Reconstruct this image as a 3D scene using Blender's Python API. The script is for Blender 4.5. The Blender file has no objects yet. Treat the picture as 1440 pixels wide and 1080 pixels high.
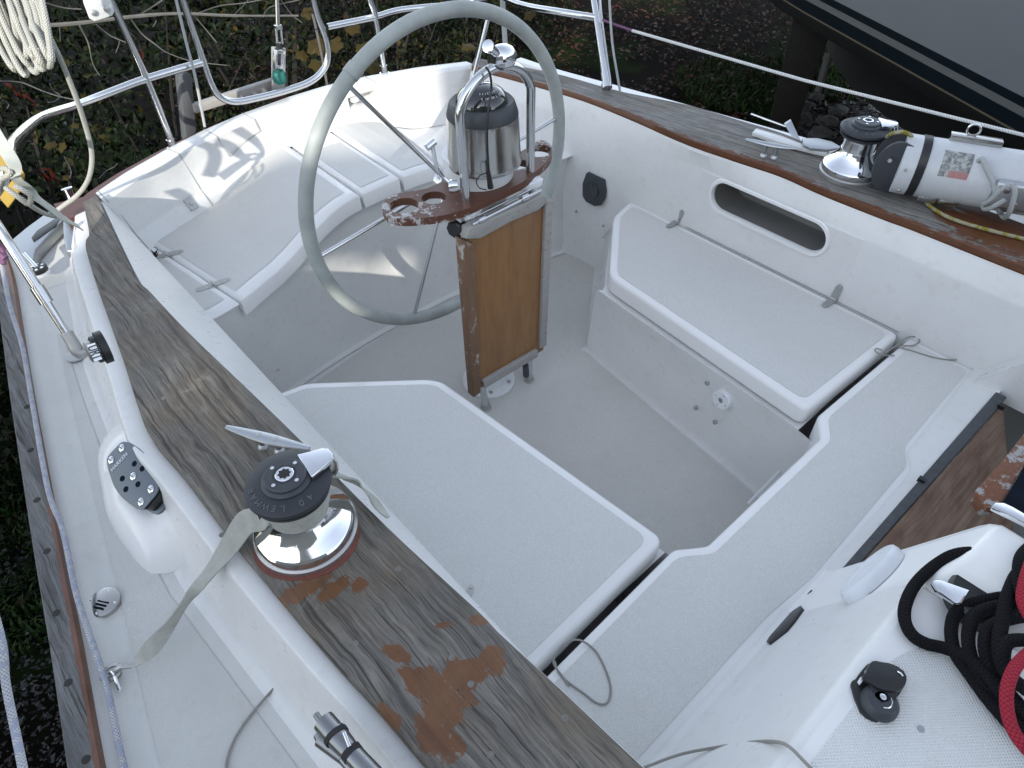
import bpy, bmesh, math, random
import mathutils
from mathutils import Vector as V, Matrix
R=math.radians
random.seed(7)
sc=bpy.context.scene; col=sc.collection
SEL=R(25); SAZ=V((-.75,-.66,0)).normalized()
LOW=[(-7,.5),(-1.75,.60),(-1.58,.68),(-1.37,.90),(-1.2,1.01),(-.7,1.06)]; EDGE=-.74; HOLE=(-1.0,-.76,.50,.69)  # top outline, step and gap of the added sun blocker
# ------------------------------------------------------------------ camera
P=[-1.1465430091310231,-0.930688825905414,1.8234901256627052,0.7137518819137214,0.7830050482718373,-0.021938361844189746]
F=975.548
CAM=V(P[:3])
_a,_b,_c=P[3:]
_f=V((math.sin(_a)*math.cos(_b),math.cos(_a)*math.cos(_b),-math.sin(_b)))
_r=V((math.cos(_a),-math.sin(_a),0)); _u=_r.cross(_f)
_r2=_r*math.cos(_c)+_u*math.sin(_c); _u2=-_r*math.sin(_c)+_u*math.cos(_c)
def ray(x,y): return _f+_r2*((x-720)/F)+_u2*((540-y)/F)
def at(x,y,z=None,X=None,Y=None,d=None):
    "the real point seen at a spot of the survey photo, on a plane z / X / Y or at depth d"
    r=ray(x,y)
    if z is not None: t=(z-CAM.z)/r.z
    elif X is not None: t=(X-CAM.x)/r.x
    elif Y is not None: t=(Y-CAM.y)/r.y
    else: t=d
    return CAM+r*t
def atp(x,y,p0,n):
    r=ray(x,y); return CAM+r*((V(p0)-CAM).dot(V(n))/r.dot(V(n)))
cd=bpy.data.cameras.new('camera'); cam=bpy.data.objects.new('camera',cd); col.objects.link(cam)
m=Matrix((_r2,_u2,-_f)).transposed().to_4x4(); m.translation=CAM; cam.matrix_world=m
cd.sensor_width=36; cd.lens=F/1440*36; cd.clip_end=500; cd.clip_start=.02
sc.camera=cam
# ------------------------------------------------------------------ materials
MT={}
class NT:
    def __init__(s,name):
        s.m=bpy.data.materials.new(name); s.m.use_nodes=True; s.t=s.m.node_tree; s.n=s.t.nodes; s.l=s.t.links
        s.b=s.n['Principled BSDF']; MT[name]=s.m
        s.tc=s.n.new('ShaderNodeTexCoord')
    def set(s,**k):
        for a,v in k.items():
            a=a.replace('_',' ')
            s.b.inputs[a].default_value=v
    def mp(s,src='Object',scale=(1,1,1),rot=(0,0,0)):
        q=s.n.new('ShaderNodeMapping'); q.inputs['Scale'].default_value=scale; q.inputs['Rotation'].default_value=rot
        s.l.new(s.tc.outputs[src],q.inputs[0]); return q.outputs[0]
    def noise(s,vec,scale,detail=4,rough=.6,dist=0):
        q=s.n.new('ShaderNodeTexNoise'); s.l.new(vec,q.inputs['Vector'])
        q.inputs['Scale'].default_value=scale;q.inputs['Detail'].default_value=detail;q.inputs['Roughness'].default_value=rough;q.inputs['Distortion'].default_value=dist
        return q.outputs[0]
    def ramp(s,fac,stops):
        q=s.n.new('ShaderNodeValToRGB'); s.l.new(fac,q.inputs[0]); e=q.color_ramp.elements
        while len(e)<len(stops): e.new(.5)
        for i,(p,c) in enumerate(stops):
            e[i].position=p; e[i].color=(*c,1) if isinstance(c,tuple) else (c,c,c,1)
        return q.outputs[0]
    def mix(s,f,a,b,mode='MIX'):
        q=s.n.new('ShaderNodeMix'); q.data_type='RGBA'; q.blend_type=mode
        for v,i in ((f,0),(a,6),(b,7)):
            if isinstance(v,(int,float)): 
                q.inputs[i].default_value=v if i==0 else (v,v,v,1)
            elif isinstance(v,tuple): q.inputs[i].default_value=(*v,1)
            else: s.l.new(v,q.inputs[i])
        return q.outputs[2]
    def math(s,op,a,b=0.0,c=None):
        q=s.n.new('ShaderNodeMath'); q.operation=op
        for i,v in enumerate((a,b,c)):
            if v is None: continue
            if isinstance(v,(int,float)): q.inputs[i].default_value=v
            else: s.l.new(v,q.inputs[i])
        return q.outputs[0]
    def col(s,x): s.l.new(x,s.b.inputs['Base Color'])
    def rough(s,x): s.l.new(x,s.b.inputs['Roughness'])
    def bump(s,h,strength=.3,dist=.001):
        q=s.n.new('ShaderNodeBump'); q.inputs['Strength'].default_value=strength; q.inputs['Distance'].default_value=dist
        s.l.new(h,q.inputs['Height'])
        if s.b.inputs['Normal'].is_linked: s.l.new(s.b.inputs['Normal'].links[0].from_socket,q.inputs['Normal'])
        s.l.new(q.outputs[0],s.b.inputs['Normal'])
def simple(name,c,rough=.5,metal=0,var=.12,scale=30,bump=0,bs=200,coat=0):
    t=NT(name); v=t.mp(); n=t.noise(v,scale)
    c=tuple(c)
    t.col(t.mix(n,tuple(x*(1-var) for x in c),tuple(min(1,x*(1+var)) for x in c)))
    t.set(Roughness=rough,Metallic=metal)
    if coat: t.b.inputs['Coat Weight'].default_value=coat
    if bump: t.bump(t.noise(v,bs),bump,.001)
    return t
def gel(name,base,rough,speck=.0,bumpd=0,dirt=.25,tex=900):
    t=NT(name); v=t.mp()
    n1=t.noise(v,3.5,6,.65); n2=t.noise(v,22,5,.7); n3=t.noise(v,140,2,.5)
    c=t.mix(t.ramp(n1,[(.35,0.0),(.75,1.0)]),tuple(base),tuple(x*(1-dirt*.35) for x in base))
    c=t.mix(t.ramp(n2,[(.55,0.0),(.8,1.0)]),c,tuple(a*b for a,b in zip(base,(1-dirt*.5,1-dirt*.55,1-dirt*.7))))
    # small specks of dirt
    vo=t.n.new('ShaderNodeTexVoronoi'); vo.inputs['Scale'].default_value=26; t.l.new(v,vo.inputs['Vector'])
    sp=t.ramp(vo.outputs['Distance'],[(.0,1.0),(.045,0.0)])
    sel=t.ramp(vo.outputs['Color'],[(.80,0.0),(.84,1.0)])
    c=t.mix(t.math('MULTIPLY',sp,sel),c,(.16,.14,.11))
    if speck: c=t.mix(t.ramp(t.noise(v,tex,2,.5),[(.35,0.0),(.65,1.0)]),c,tuple(x*(1-speck) for x in base))
    t.col(c); t.rough(t.math('MULTIPLY_ADD',n2,.25,rough-.12))
    if bumpd: t.bump(t.noise(v,tex,2,.5),.35,bumpd)
    t.bump(n1,.15,.004)
    return t
gel('gelcoat',(.70,.70,.685),.30,dirt=.3)
gel('gelcoat_gloss',(.78,.78,.765),.20,dirt=.12)
gel('nonskid_gelcoat',(.64,.64,.615),.55,speck=.2,bumpd=.0008,dirt=.22,tex=520)
gel('sole_gelcoat',(.64,.63,.595),.6,speck=.24,bumpd=.0008,dirt=.45,tex=520)
gel('deck_gelcoat',(.66,.665,.64),.5,speck=.14,bumpd=.0006,dirt=.6,tex=420)
gel('deck_nonskid',(.61,.615,.59),.6,speck=.2,bumpd=.0008,dirt=.7,tex=480)
# cabin nonskid: moulded diamond ribs
t=gel('ribbed_nonskid',(.70,.71,.69),.45,dirt=.15)
v=t.mp(rot=(0,0,R(40)))
w1=t.n.new('ShaderNodeTexWave'); w1.inputs['Scale'].default_value=75; t.l.new(v,w1.inputs['Vector']); w1.bands_direction='X'
w2=t.n.new('ShaderNodeTexWave'); w2.inputs['Scale'].default_value=75; t.l.new(v,w2.inputs['Vector']); w2.bands_direction='Y'
t.bump(t.math('MULTIPLY',w1.outputs[1],w2.outputs[1]),.8,.0016)
# weathered teak; varnish left in patches: list of world ellipses
def wood(name,ang=0,patches=(),edge=None,g1=(.155,.145,.125),g2=(.31,.285,.245),vc=(.15,.062,.022),stripe=1,tan=.35,vcov=.0,crack=1):
    t=NT(name); v=t.mp(rot=(0,0,R(ang)))
    st=t.n.new('ShaderNodeMapping'); st.inputs['Scale'].default_value=(1,.045,1); 
    wv=t.math('MULTIPLY_ADD',t.noise(v,5,3,.5),.032,-.016)
    cx=t.n.new('ShaderNodeCombineXYZ'); t.l.new(wv,cx.inputs[0]); va=t.n.new('ShaderNodeVectorMath'); t.l.new(v,va.inputs[0]); t.l.new(cx.outputs[0],va.inputs[1])
    t.l.new(va.outputs[0],st.inputs[0]); st2=t.n.new('ShaderNodeMapping'); st2.inputs['Scale'].default_value=(1,.022,1); t.l.new(va.outputs[0],st2.inputs[0]); st=st.outputs[0]; st2=st2.outputs[0]
    nl=t.noise(v,5,5,.6,.5)
    # warp the grain with big noise so that it swirls
    g=t.noise(st,75,7,.78,.35); g2n=t.noise(st,34,5,.7,.5); fine=t.noise(st,420,3,.6)
    c=t.mix(t.ramp(g,[(.36,0.0),(.64,1.0)]),tuple(x*.34 for x in g1),tuple(x*.76 for x in g2))
    c=t.mix(t.math('MULTIPLY',t.ramp(nl,[(.45,0.0),(.65,1.0)]),tan*1.8),c,t.mix(t.ramp(g,[(.36,0.0),(.64,1.0)]),(.055,.040,.025),(.20,.148,.09)))
    blot=t.noise(v,16,5,.7)
    c=t.mix(t.ramp(blot,[(.3,.0),(.75,.5)]),c,(.085,.083,.078))
    c=t.mix(t.math('MULTIPLY',t.ramp(g2n,[(.33,.9),(.42,0.0)]),crack),c,(.045,.035,.028))
    c=t.mix(t.ramp(fine,[(.34,.7),(.46,0.0)]),c,(.05,.042,.036))
    crk=t.noise(st2,190,3,.6); c=t.mix(t.ramp(crk,[(.36,.85),(.41,0.0)]),c,(.022,.018,.014))
    wet=t.ramp(t.noise(v,9,6,.7,1.0),[(.60,0.0),(.70,1.0)])
    c=t.mix(t.math('MULTIPLY',wet,.28),c,(.30,.29,.265))
    sep=t.n.new('ShaderNodeSeparateXYZ'); t.l.new(t.tc.outputs['Object'],sep.inputs[0])
    jag=t.noise(st,60,6,.8); jag2=t.noise(v,38,5,.7)
    j=t.math('MULTIPLY_ADD',jag,2.6,-1.3); j=t.math('ADD',j,t.math('MULTIPLY_ADD',jag2,3.0,-1.5))
    mask=None
    for (x,y,rx,ry,an) in patches:
        ca,sa=math.cos(R(an)),math.sin(R(an))
        dx=t.math('SUBTRACT',sep.outputs[0],x); dy=t.math('SUBTRACT',sep.outputs[1],y)
        a=t.math('MULTIPLY',t.math('ADD',t.math('MULTIPLY',dx,ca),t.math('MULTIPLY',dy,sa)),1/rx)
        b=t.math('MULTIPLY',t.math('ADD',t.math('MULTIPLY',dx,-sa),t.math('MULTIPLY',dy,ca)),1/ry)
        dd=t.math('SQRT',t.math('ADD',t.math('MULTIPLY',a,a),t.math('MULTIPLY',b,b)))
        q=t.math('SUBTRACT',1.0,dd)
        mask=q if mask is None else t.math('MAXIMUM',mask,q)
    if edge is not None:   # strip of varnish along the v=0 edge of the uv
        su=t.n.new('ShaderNodeSeparateXYZ'); t.l.new(t.tc.outputs['UV'],su.inputs[0])
        q=t.math('MULTIPLY',t.math('SUBTRACT',edge,su.outputs[1]),7.0)
        mask=q if mask is None else t.math('MAXIMUM',mask,q)
    if vcov: 
        q=t.math('ADD',vcov,0.0); mask=q if mask is None else t.math('MAXIMUM',mask,q)
    if mask is not None:
        mk=t.ramp(t.math('ADD',mask,t.math('MULTIPLY',j,.75)),[(.02,0.0),(.10,1.0)])
        vv=t.mix(t.ramp(g,[(.3,0.0),(.75,1.0)]),tuple(x*.5 for x in vc),tuple(x*1.15 for x in vc))
        vv=t.mix(t.ramp(blot,[(.4,0.0),(.7,.6)]),vv,tuple(x*y for x,y in zip(vc,(1.1,1.35,1.6))))
        c=t.mix(mk,c,vv)
        t.rough(t.math('MULTIPLY_ADD',mk,-.35,.72))
    else: t.set(Roughness=.72)
    t.col(c); t.bump(g,.5,.0015); t.bump(g2n,.5,.002)
    return t
simple('hull_white',(.62,.63,.62),.25,var=.04)
def metal(name,c,rough,sc_=60,bmp=0):
    t=NT(name); v=t.mp(); t.set(Metallic=1.0); n=t.noise(v,sc_)
    t.col(t.mix(n,tuple(x*.9 for x in c),tuple(c))); t.rough(t.math('MULTIPLY_ADD',n,.16,rough-.06))
    if bmp: t.bump(t.noise(v,140),bmp,.0006)
metal('chrome',(.82,.83,.85),.06); metal('stainless',(.66,.665,.67),.17)
metal('brushed_steel',(.50,.49,.47),.17); metal('dull_aluminium',(.48,.50,.52),.42,40,.3)
metal('weathered_bronze',(.50,.50,.485),.48); metal('dull_steel',(.27,.275,.28),.32)
simple('black_plastic',(.011,.012,.013),.38,var=.3,bump=.2,bs=300)
simple('dark_grey_plastic',(.038,.043,.05),.45,var=.2,bump=.15,bs=200)
simple('winch_rubber',(.026,.029,.034),.48,var=.35,scale=25,bump=.2,bs=150)
simple('letter_grey',(.10,.11,.12),.5,var=.1)
simple('grey_anodised',(.13,.15,.17),.38,metal=.35,var=.1)
simple('white_plastic',(.72,.74,.76),.3,var=.06)
simple('white_paint_chipped',(.70,.71,.71),.35,var=.12,scale=60)
simple('dark_gap',(.02,.02,.02),.8)
simple('seam_sealant',(.27,.28,.28),.6,var=.2)
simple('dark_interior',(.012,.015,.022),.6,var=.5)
simple('locker_inside',(.30,.30,.29),.6,var=.3,scale=4)
simple('rope_yellow',(.55,.45,.08),.7)
simple('yellow_webbing',(.30,.20,.03),.7,var=.3)
simple('teal_tape',(.02,.16,.13),.5)
simple('purple_cord',(.16,.07,.14),.7)
simple('sealant_red',(.16,.05,.035),.55,var=.4)
# rope: woven from uv
def rope(name,c1,c2,su=160,sv=6,fleck=None,b=.8):
    t=NT(name); v=t.mp('UV',(su,sv,1))
    sp=t.n.new('ShaderNodeSeparateXYZ'); t.l.new(v,sp.inputs[0])
    a=t.math('ADD',sp.outputs[0],sp.outputs[1]); d=t.math('SUBTRACT',sp.outputs[0],sp.outputs[1])
    w1=t.math('ABSOLUTE',t.math('SINE',t.math('MULTIPLY',a,math.pi))); w2=t.math('ABSOLUTE',t.math('SINE',t.math('MULTIPLY',d,math.pi)))
    w=t.math('MULTIPLY',w1,w2)
    o=t.mp(); n=t.noise(o,90,3)
    c=t.mix(t.ramp(w,[(.02,0.0),(.3,1.0)]),c1,c2)
    c=t.mix(t.ramp(n,[(.5,0.0),(.75,.6)]),c,tuple(x*.7 for x in c2))
    if fleck:
        fv=t.mp('UV',(su*.6,sv*.5,1)); vo=t.n.new('ShaderNodeTexVoronoi'); vo.inputs['Scale'].default_value=1; t.l.new(fv,vo.inputs['Vector'])
        c=t.mix(t.ramp(vo.outputs['Color'],[(.5,0.0),(.55,1.0)]),c,fleck)
    t.col(c); t.set(Roughness=.85); t.b.inputs['Specular IOR Level'].default_value=.15; t.bump(w,b,.0012)
rope('white_rope',(.14,.14,.12),(.46,.46,.42))
rope('white_blue_rope',(.16,.17,.21),(.50,.51,.53),fleck=(.33,.35,.42))
rope('black_rope',(.002,.002,.003),(.009,.009,.011))
rope('red_rope',(.16,.01,.02),(.34,.03,.05))
rope('yellow_fleck_rope',(.18,.16,.09),(.42,.40,.28),fleck=(.26,.22,.04))
rope('grey_cord',(.22,.21,.19),(.40,.39,.36),su=300)
rope('wire',(.35,.35,.34),(.75,.75,.73),su=120,sv=3)
rope('grey_rope',(.25,.26,.26),(.46,.48,.48))
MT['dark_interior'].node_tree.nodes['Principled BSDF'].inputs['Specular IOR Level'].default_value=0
t=simple('leather',(.33,.355,.34),.62,var=.45,scale=9,bump=.25,bs=120)
t=NT('canvas'); v=t.mp(); n=t.noise(v,45,5,.7)
t.col(t.mix(n,(.24,.25,.22),(.52,.52,.48))); t.set(Roughness=.85); t.bump(t.noise(v,500,2),.4,.0008)
t=simple('canvas_clean',(.40,.42,.38),.8,var=.25,scale=40,bump=.3,bs=400)
t=NT('veneer'); v=t.mp(scale=(1,1,.12)); n=t.noise(v,70,5,.6,.6); n2=t.noise(v,12,3,.5,1.)
c=t.mix(t.ramp(n,[(.3,0.0),(.7,1.0)]),(.19,.085,.022),(.27,.13,.04)); c=t.mix(t.ramp(n2,[(.4,0.0),(.65,.4)]),c,(.12,.05,.013))
t.col(c); t.set(Roughness=.38); t.b.inputs['Coat Weight'].default_value=.3; t.b.inputs['Coat Roughness'].default_value=.25
t=NT('worn_varnish'); v=t.mp(scale=(1,1,1)); n=t.noise(v,30,6,.75); g=t.noise(t.mp(scale=(1,1,.1)),90,4)
c=t.mix(g,(.10,.032,.012),(.20,.075,.028)); c=t.mix(t.ramp(n,[(.54,0.0),(.57,1.0)]),c,t.mix(g,(.40,.40,.38),(.20,.19,.18)))
t.col(c); t.set(Roughness=.45); t.bump(n,.4,.001)
t=NT('holder_wood'); v=t.mp(); n=t.noise(v,42,5,.75); g=t.noise(t.mp(scale=(.15,1,1)),80,4)
c=t.mix(g,(.06,.022,.012),(.13,.046,.022)); 
sx=t.n.new('ShaderNodeSeparateXYZ'); t.l.new(t.tc.outputs['Object'],sx.inputs[0])
ax=t.math('ABSOLUTE',sx.outputs[0]); q=t.math('ADD',t.math('MULTIPLY_ADD',ax,.75,-.20),n)
c=t.mix(t.ramp(q,[(.53,0.0),(.56,1.0)]),c,t.mix(g,(.50,.50,.49),(.30,.28,.26)))
t.col(c); t.set(Roughness=.4); t.bump(n,.4,.001)
t=NT('silvered_teak'); v=t.mp(); n=t.noise(v,40,6,.8); g=t.noise(t.mp(scale=(.12,1,1)),120,5,.7)
c=t.mix(g,(.20,.19,.18),(.40,.39,.37)); c=t.mix(t.ramp(n,[(.62,0.0),(.66,1.0)]),c,(.16,.07,.035)); t.col(c); t.set(Roughness=.75); t.bump(g,.5,.0012)
t=NT('red_teak'); v=t.mp(scale=(.2,.2,1)); g=t.noise(v,60,5); t.col(t.mix(g,(.05,.018,.014),(.11,.038,.028))); t.set(Roughness=.5)
t=NT('plywood'); v=t.mp(scale=(.12,1,1),rot=(0,0,R(8))); g=t.noise(v,40,5,.6,1.2); b=t.noise(t.mp(),7,4)
c=t.mix(t.ramp(g,[(.3,0.0),(.7,1.0)]),(.16,.10,.07),(.34,.25,.19)); c=t.mix(t.ramp(b,[(.4,0.0),(.62,.6)]),c,(.10,.035,.02)); t.col(c); t.set(Roughness=.6)
t=NT('grey_timber'); v=t.mp(scale=(1,1,.1)); g=t.noise(v,60,5,.7); t.col(t.mix(g,(.035,.038,.042),(.10,.105,.11))); t.set(Roughness=.8); t.bump(g,.4,.002)
t=NT('dark_timber'); v=t.mp(); g=t.noise(v,12,5,.7); t.col(t.mix(g,(.012,.012,.012),(.045,.04,.036))); t.set(Roughness=.85)
simple('stem_bark',(.012,.011,.010),.9,var=.4)
simple('boom_paint',(.52,.54,.56),.35,var=.1,scale=40)
simple('bark',(.085,.083,.078),.85,var=.4)
t=NT('ground_soil'); v=t.mp(); n=t.noise(v,2.2,6,.7); n2=t.noise(v,22,6,.8); n3=t.noise(v,.7,3)
c=t.mix(n2,(.0012,.0011,.001),(.010,.008,.006)); c=t.mix(t.ramp(n3,[(.52,0.0),(.62,.8)]),c,(.010,.022,.005)); t.col(c); t.set(Roughness=.95); t.b.inputs['Specular IOR Level'].default_value=.05; t.bump(n2,.9,.03)
def leafmat(name,a,b,c3):
    t=NT(name); oi=t.n.new('ShaderNodeNewGeometry'); rn=oi.outputs['Random Per Island']
    c=t.ramp(rn,[(.0,a),(.5,b),(.93,b),(.97,c3)]); t.col(c); t.set(Roughness=.55)
    t.b.inputs['Specular IOR Level'].default_value=.12
leafmat('bush_leaf',(.0008,.0015,.0006),(.006,.012,.003),(.026,.024,.006))
leafmat('bush_leaf_autumn',(.001,.002,.0008),(.008,.012,.0035),(.05,.033,.008))
leafmat('leaf_litter',(.004,.0025,.002),(.045,.020,.013),(.12,.08,.055))
leafmat('gravel_stone',(.006,.006,.006),(.04,.041,.04),(.12,.12,.115))
leafmat('grass_blade',(.003,.008,.002),(.014,.034,.006),(.03,.045,.01))
leafmat('red_leaf',(.02,.003,.002),(.040,.007,.004),(.015,.005,.003))
simple('rock',(.055,.055,.052),.9,var=.5,scale=14,bump=.6,bs=30)
simple('neighbour_topside',(.22,.23,.24),.28,var=.05,scale=3)
simple('neighbour_grey',(.16,.165,.16),.4,var=.05)
simple('neighbour_black',(.008,.014,.018),.35)
simple('neighbour_cream',(.16,.13,.09),.5)
simple('antifoul',(.010,.009,.009),.85,var=.5)
simple('blocker_grey',(.20,.20,.19),.8)  # plain grey for the unseen sun blocker
# sticker on the boom: worn grey print with a red strip
t=NT('boom_sticker'); v=t.mp(); n=t.noise(v,60,5,.8,1.0); su=t.n.new('ShaderNodeSeparateXYZ'); t.l.new(t.tc.outputs['UV'],su.inputs[0])
c=t.mix(t.ramp(n,[(.42,0.0),(.6,1.0)]),(.13,.14,.14),(.42,.43,.42)); c=t.mix(t.math('MULTIPLY',t.math('LESS_THAN',su.outputs[1],.25),t.math('GREATER_THAN',su.outputs[0],.35)),c,t.mix(n,(.30,.06,.06),(.45,.30,.28))); t.col(c)
# ------------------------------------------------------------------ mesh helpers
class M:
    def __init__(s): s.v=[];s.f=[];s.uv=[];s.nuv=False
    def add(s,vs,fs,uvs=None):
        o=len(s.v); s.v+=[V(x) for x in vs]; s.f+=[tuple(i+o for i in f) for f in fs]
        s.uv+= uvs if uvs else [[(0,0)]*len(f) for f in fs]
        return s
    def grid(s,rows,closed_u=False,closed_v=False,uv=None):
        nr=len(rows); nc=len(rows[0]); vs=[p for r in rows for p in r]; fs=[];uvs=[]
        for i in range(nr if closed_u else nr-1):
            for j in range(nc if closed_v else nc-1):
                i2=(i+1)%nr; j2=(j+1)%nc
                fs.append((i*nc+j,i*nc+j2,i2*nc+j2,i2*nc+j))
                if uv:
                    U=uv; uvs.append([U(i,j),U(i,j+1),U(i+1,j+1),U(i+1,j)])
                else: uvs.append([(0,0)]*4)
        return s.add(vs,fs,uvs)
    def box(s,c,sz,rot=None):
        c=V(c); rot=rot or Matrix.Identity(3)
        vs=[c+rot@V((x*sz[0]/2,y*sz[1]/2,z*sz[2]/2)) for x in(-1,1) for y in (-1,1) for z in (-1,1)]
        return s.add(vs,[(0,1,3,2),(4,6,7,5),(0,4,5,1),(2,3,7,6),(0,2,6,4),(1,5,7,3)])
    def prism(s,top,vec):
        "polygon (list of 3d points) extruded by vec"
        top=[V(p) for p in top]; vec=V(vec); n=len(top); vs=top+[p+vec for p in top]
        return s.add(vs,[tuple(range(n)),tuple(range(2*n-1,n-1,-1))]+[(i,n+i,n+(i+1)%n,(i+1)%n) for i in range(n)])
    def tube(s,pts,r,seg=10,closed=False,cap=True,sub=0,flat=None):
        pts=[V(p) for p in pts]
        if sub: pts=cr(pts,sub,closed)
        n=len(pts); rr=r if isinstance(r,(list,tuple)) else None
        T=[]
        for i in range(n):
            if closed: d=pts[(i+1)%n]-pts[i-1]
            else: d=pts[min(n-1,i+1)]-pts[max(0,i-1)]
            T.append(d.normalized())
        N=T[0].orthogonal().normalized(); rows=[];L=0;Ls=[]
        for i in range(n):
            if i: 
                N=(N-T[i]*N.dot(T[i])).normalized(); L+=(pts[i]-pts[i-1]).length
            Ls.append(L); B=T[i].cross(N)
            q=rr[int(i*(len(rr)-1)/max(1,n-1)+.5)] if rr else r
            rows.append([pts[i]+(N*math.cos(a)+B*math.sin(a))*q for a in [2*math.pi*k/seg for k in range(seg)]])
        Ls.append(L+.01)
        s.grid(rows,closed_u=closed,closed_v=True,uv=lambda i,j:(Ls[min(i,n)],j/seg))
        if cap and not closed:
            s.add(rows[0],[tuple(range(seg-1,-1,-1))]); s.add(rows[-1],[tuple(range(seg))])
        return s
    def lathe(s,prof,c,ax=(0,0,1),seg=40,xa=None,rfun=None):
        ax=V(ax).normalized(); c=V(c); N=V(xa).normalized() if xa else ax.orthogonal().normalized(); B=ax.cross(N)
        rows=[]
        for r,z in prof:
            rows.append([c+ax*z+(N*math.cos(a)+B*math.sin(a))*(r*(rfun(a,z) if rfun else 1)) for a in [2*math.pi*k/seg for k in range(seg)]])
        s.grid(rows,closed_v=True)
        if prof[0][0]>1e-5: s.add(rows[0],[tuple(range(seg-1,-1,-1))])
        if prof[-1][0]>1e-5: s.add(rows[-1],[tuple(range(seg))])
        return s
    def build(s,name,mat,parent=None,sharp=35,bevel=0,bseg=2,smooth=True,weld=True):
        me=bpy.data.meshes.new(name)
        org=V(parent.get('_o',(0,0,0))) if parent else V((0,0,0))
        me.from_pydata([p-org for p in s.v],[],s.f)
        ul=me.uv_layers.new(name='UVMap'); k=0
        for f in s.uv:
            for a in f:
                ul.data[k].uv=a; k+=1
        bm=bmesh.new(); bm.from_mesh(me)
        if weld: bmesh.ops.remove_doubles(bm,verts=bm.verts,dist=1e-6)
        bmesh.ops.recalc_face_normals(bm,faces=bm.faces)
        if bevel:
            es=[e for e in bm.edges if len(e.link_faces)==2 and e.calc_face_angle(0)>R(30)]
            bmesh.ops.bevel(bm,geom=es,offset=bevel,segments=bseg,affect='EDGES',profile=.5,clamp_overlap=True)
        for f in bm.faces: f.smooth=smooth
        for e in bm.edges:
            if len(e.link_faces)==2 and e.calc_face_angle(0)>R(sharp): e.smooth=False
        bm.to_mesh(me); bm.free()
        me.materials.append(MT[mat])
        o=bpy.data.objects.new(name,me); col.objects.link(o)
        if parent: o.parent=parent; o['_o']=tuple(org)
        return o
def cr(pts,k,closed=False):
    pts=[V(p) for p in pts]; n=len(pts); out=[]
    g=(lambda i: pts[i%n]) if closed else (lambda i: pts[max(0,min(n-1,i))])
    for i in range(n if closed else n-1):
        a,b,c,d=g(i-1),g(i),g(i+1),g(i+2)
        for j in range(k):
            t=j/k; out.append(.5*((2*b)+(c-a)*t+(2*a-5*b+4*c-d)*t*t+(3*b-3*c+d-a)*t**3))
    if not closed: out.append(pts[-1])
    return out
def resamp(pts,n):
    pts=[V(p) for p in pts]; L=[0]
    for i in range(1,len(pts)): L.append(L[-1]+(pts[i]-pts[i-1]).length)
    out=[];j=0
    for k in range(n):
        t=L[-1]*k/(n-1)
        while j<len(L)-2 and L[j+1]<t: j+=1
        f=(t-L[j])/max(1e-9,L[j+1]-L[j]); out.append(pts[j].lerp(pts[j+1],min(1,f)))
    return out
def lerp_tab(tab,x):
    if x<=tab[0][0]: return tab[0][1]
    for (a,b),(c,d) in zip(tab,tab[1:]):
        if x<=c: return b+(d-b)*(x-a)/(c-a)
    return tab[-1][1]
def inset(poly,d):
    "inset a closed xy polygon (list of Vectors) keeping z"
    n=len(poly); A=sum(poly[i].x*poly[(i+1)%n].y-poly[(i+1)%n].x*poly[i].y for i in range(n)); sg=1 if A>0 else -1
    out=[]
    for i in range(n):
        a,b,c=poly[i-1],poly[i],poly[(i+1)%n]
        e1=(b-a).to_2d().normalized(); e2=(c-b).to_2d().normalized()
        n1=V((-e1.y,e1.x))*sg; n2=V((-e2.y,e2.x))*sg
        k=1+n1.dot(n2); o=(n1+n2)/max(.3,k)
        out.append(V((b.x+o.x*d,b.y+o.y*d,b.z)))
    return out
def roundpoly(poly,r,k=4):
    out=[];n=len(poly)
    for i in range(n):
        a,b,c=poly[i-1],poly[i],poly[(i+1)%n]
        q=min(r,(a-b).length*.45,(c-b).length*.45)
        p0=b+(a-b).normalized()*q; p1=b+(c-b).normalized()*q
        for j in range(k+1):
            t=j/k; out.append((1-t)**2*p0+2*t*(1-t)*b+t*t*p1)
    return out
def thing(name,loc,label,cat,group=None,kind=None):
    o=bpy.data.objects.new(name,None); col.objects.link(o); o.empty_display_size=.05
    o.location=loc; o['_o']=tuple(loc); meta(o,label,cat,group,kind); return o
def meta(o,label,cat,group=None,kind=None):
    if label: o['label']=label
    if cat: o['category']=cat
    if group: o['group']=group
    if kind: o['kind']=kind
    return o
def sub(o):   # allow an object to carry sub-parts: same origin
    return o
def V3(a,z): return V((a[0],a[1],z))
def disc(m,c,n,r,h,seg=16): m.lathe([(r,0),(r,h*.7),(r*.85,h)],c,n,seg)
# ================================================================== THE BOAT
boat=thing('sailboat',(0,0,0),'white sailboat cockpit with weathered teak coamings, seen from its deck','sailboat')
def part(m,name,mat,parent=boat,label=None,**k):
    o=m.build(name,mat,parent,**k)
    if label: o['label']=label
    return o
ZC=.745
Sin=[at(x,y,z=ZC) for x,y in [(136,274),(164,335),(192,390.5),(211,410),(264,466),(356,554),(425,621),(550,746),(672,858.6),(700,888),(800,980),(905.6,1080),(985,1150)]]
Sout=[at(x,y,z=ZC) for x,y in [(116.7,285),(125,329),(119.4,343),(133,393),(172,504),(192,567),(211,614),(253,664),(317,748),(375,820),(463,924),(532,999),(596,1074),(650,1130)]]
Pin=[at(x,y,z=ZC) for x,y in [(663,92),(700,100),(762,117),(825,136),(893,163),(964,194),(1036,219),(1100,240),(1159,266),(1246,300),(1290,316),(1440,375),(1520,405)]]
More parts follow.
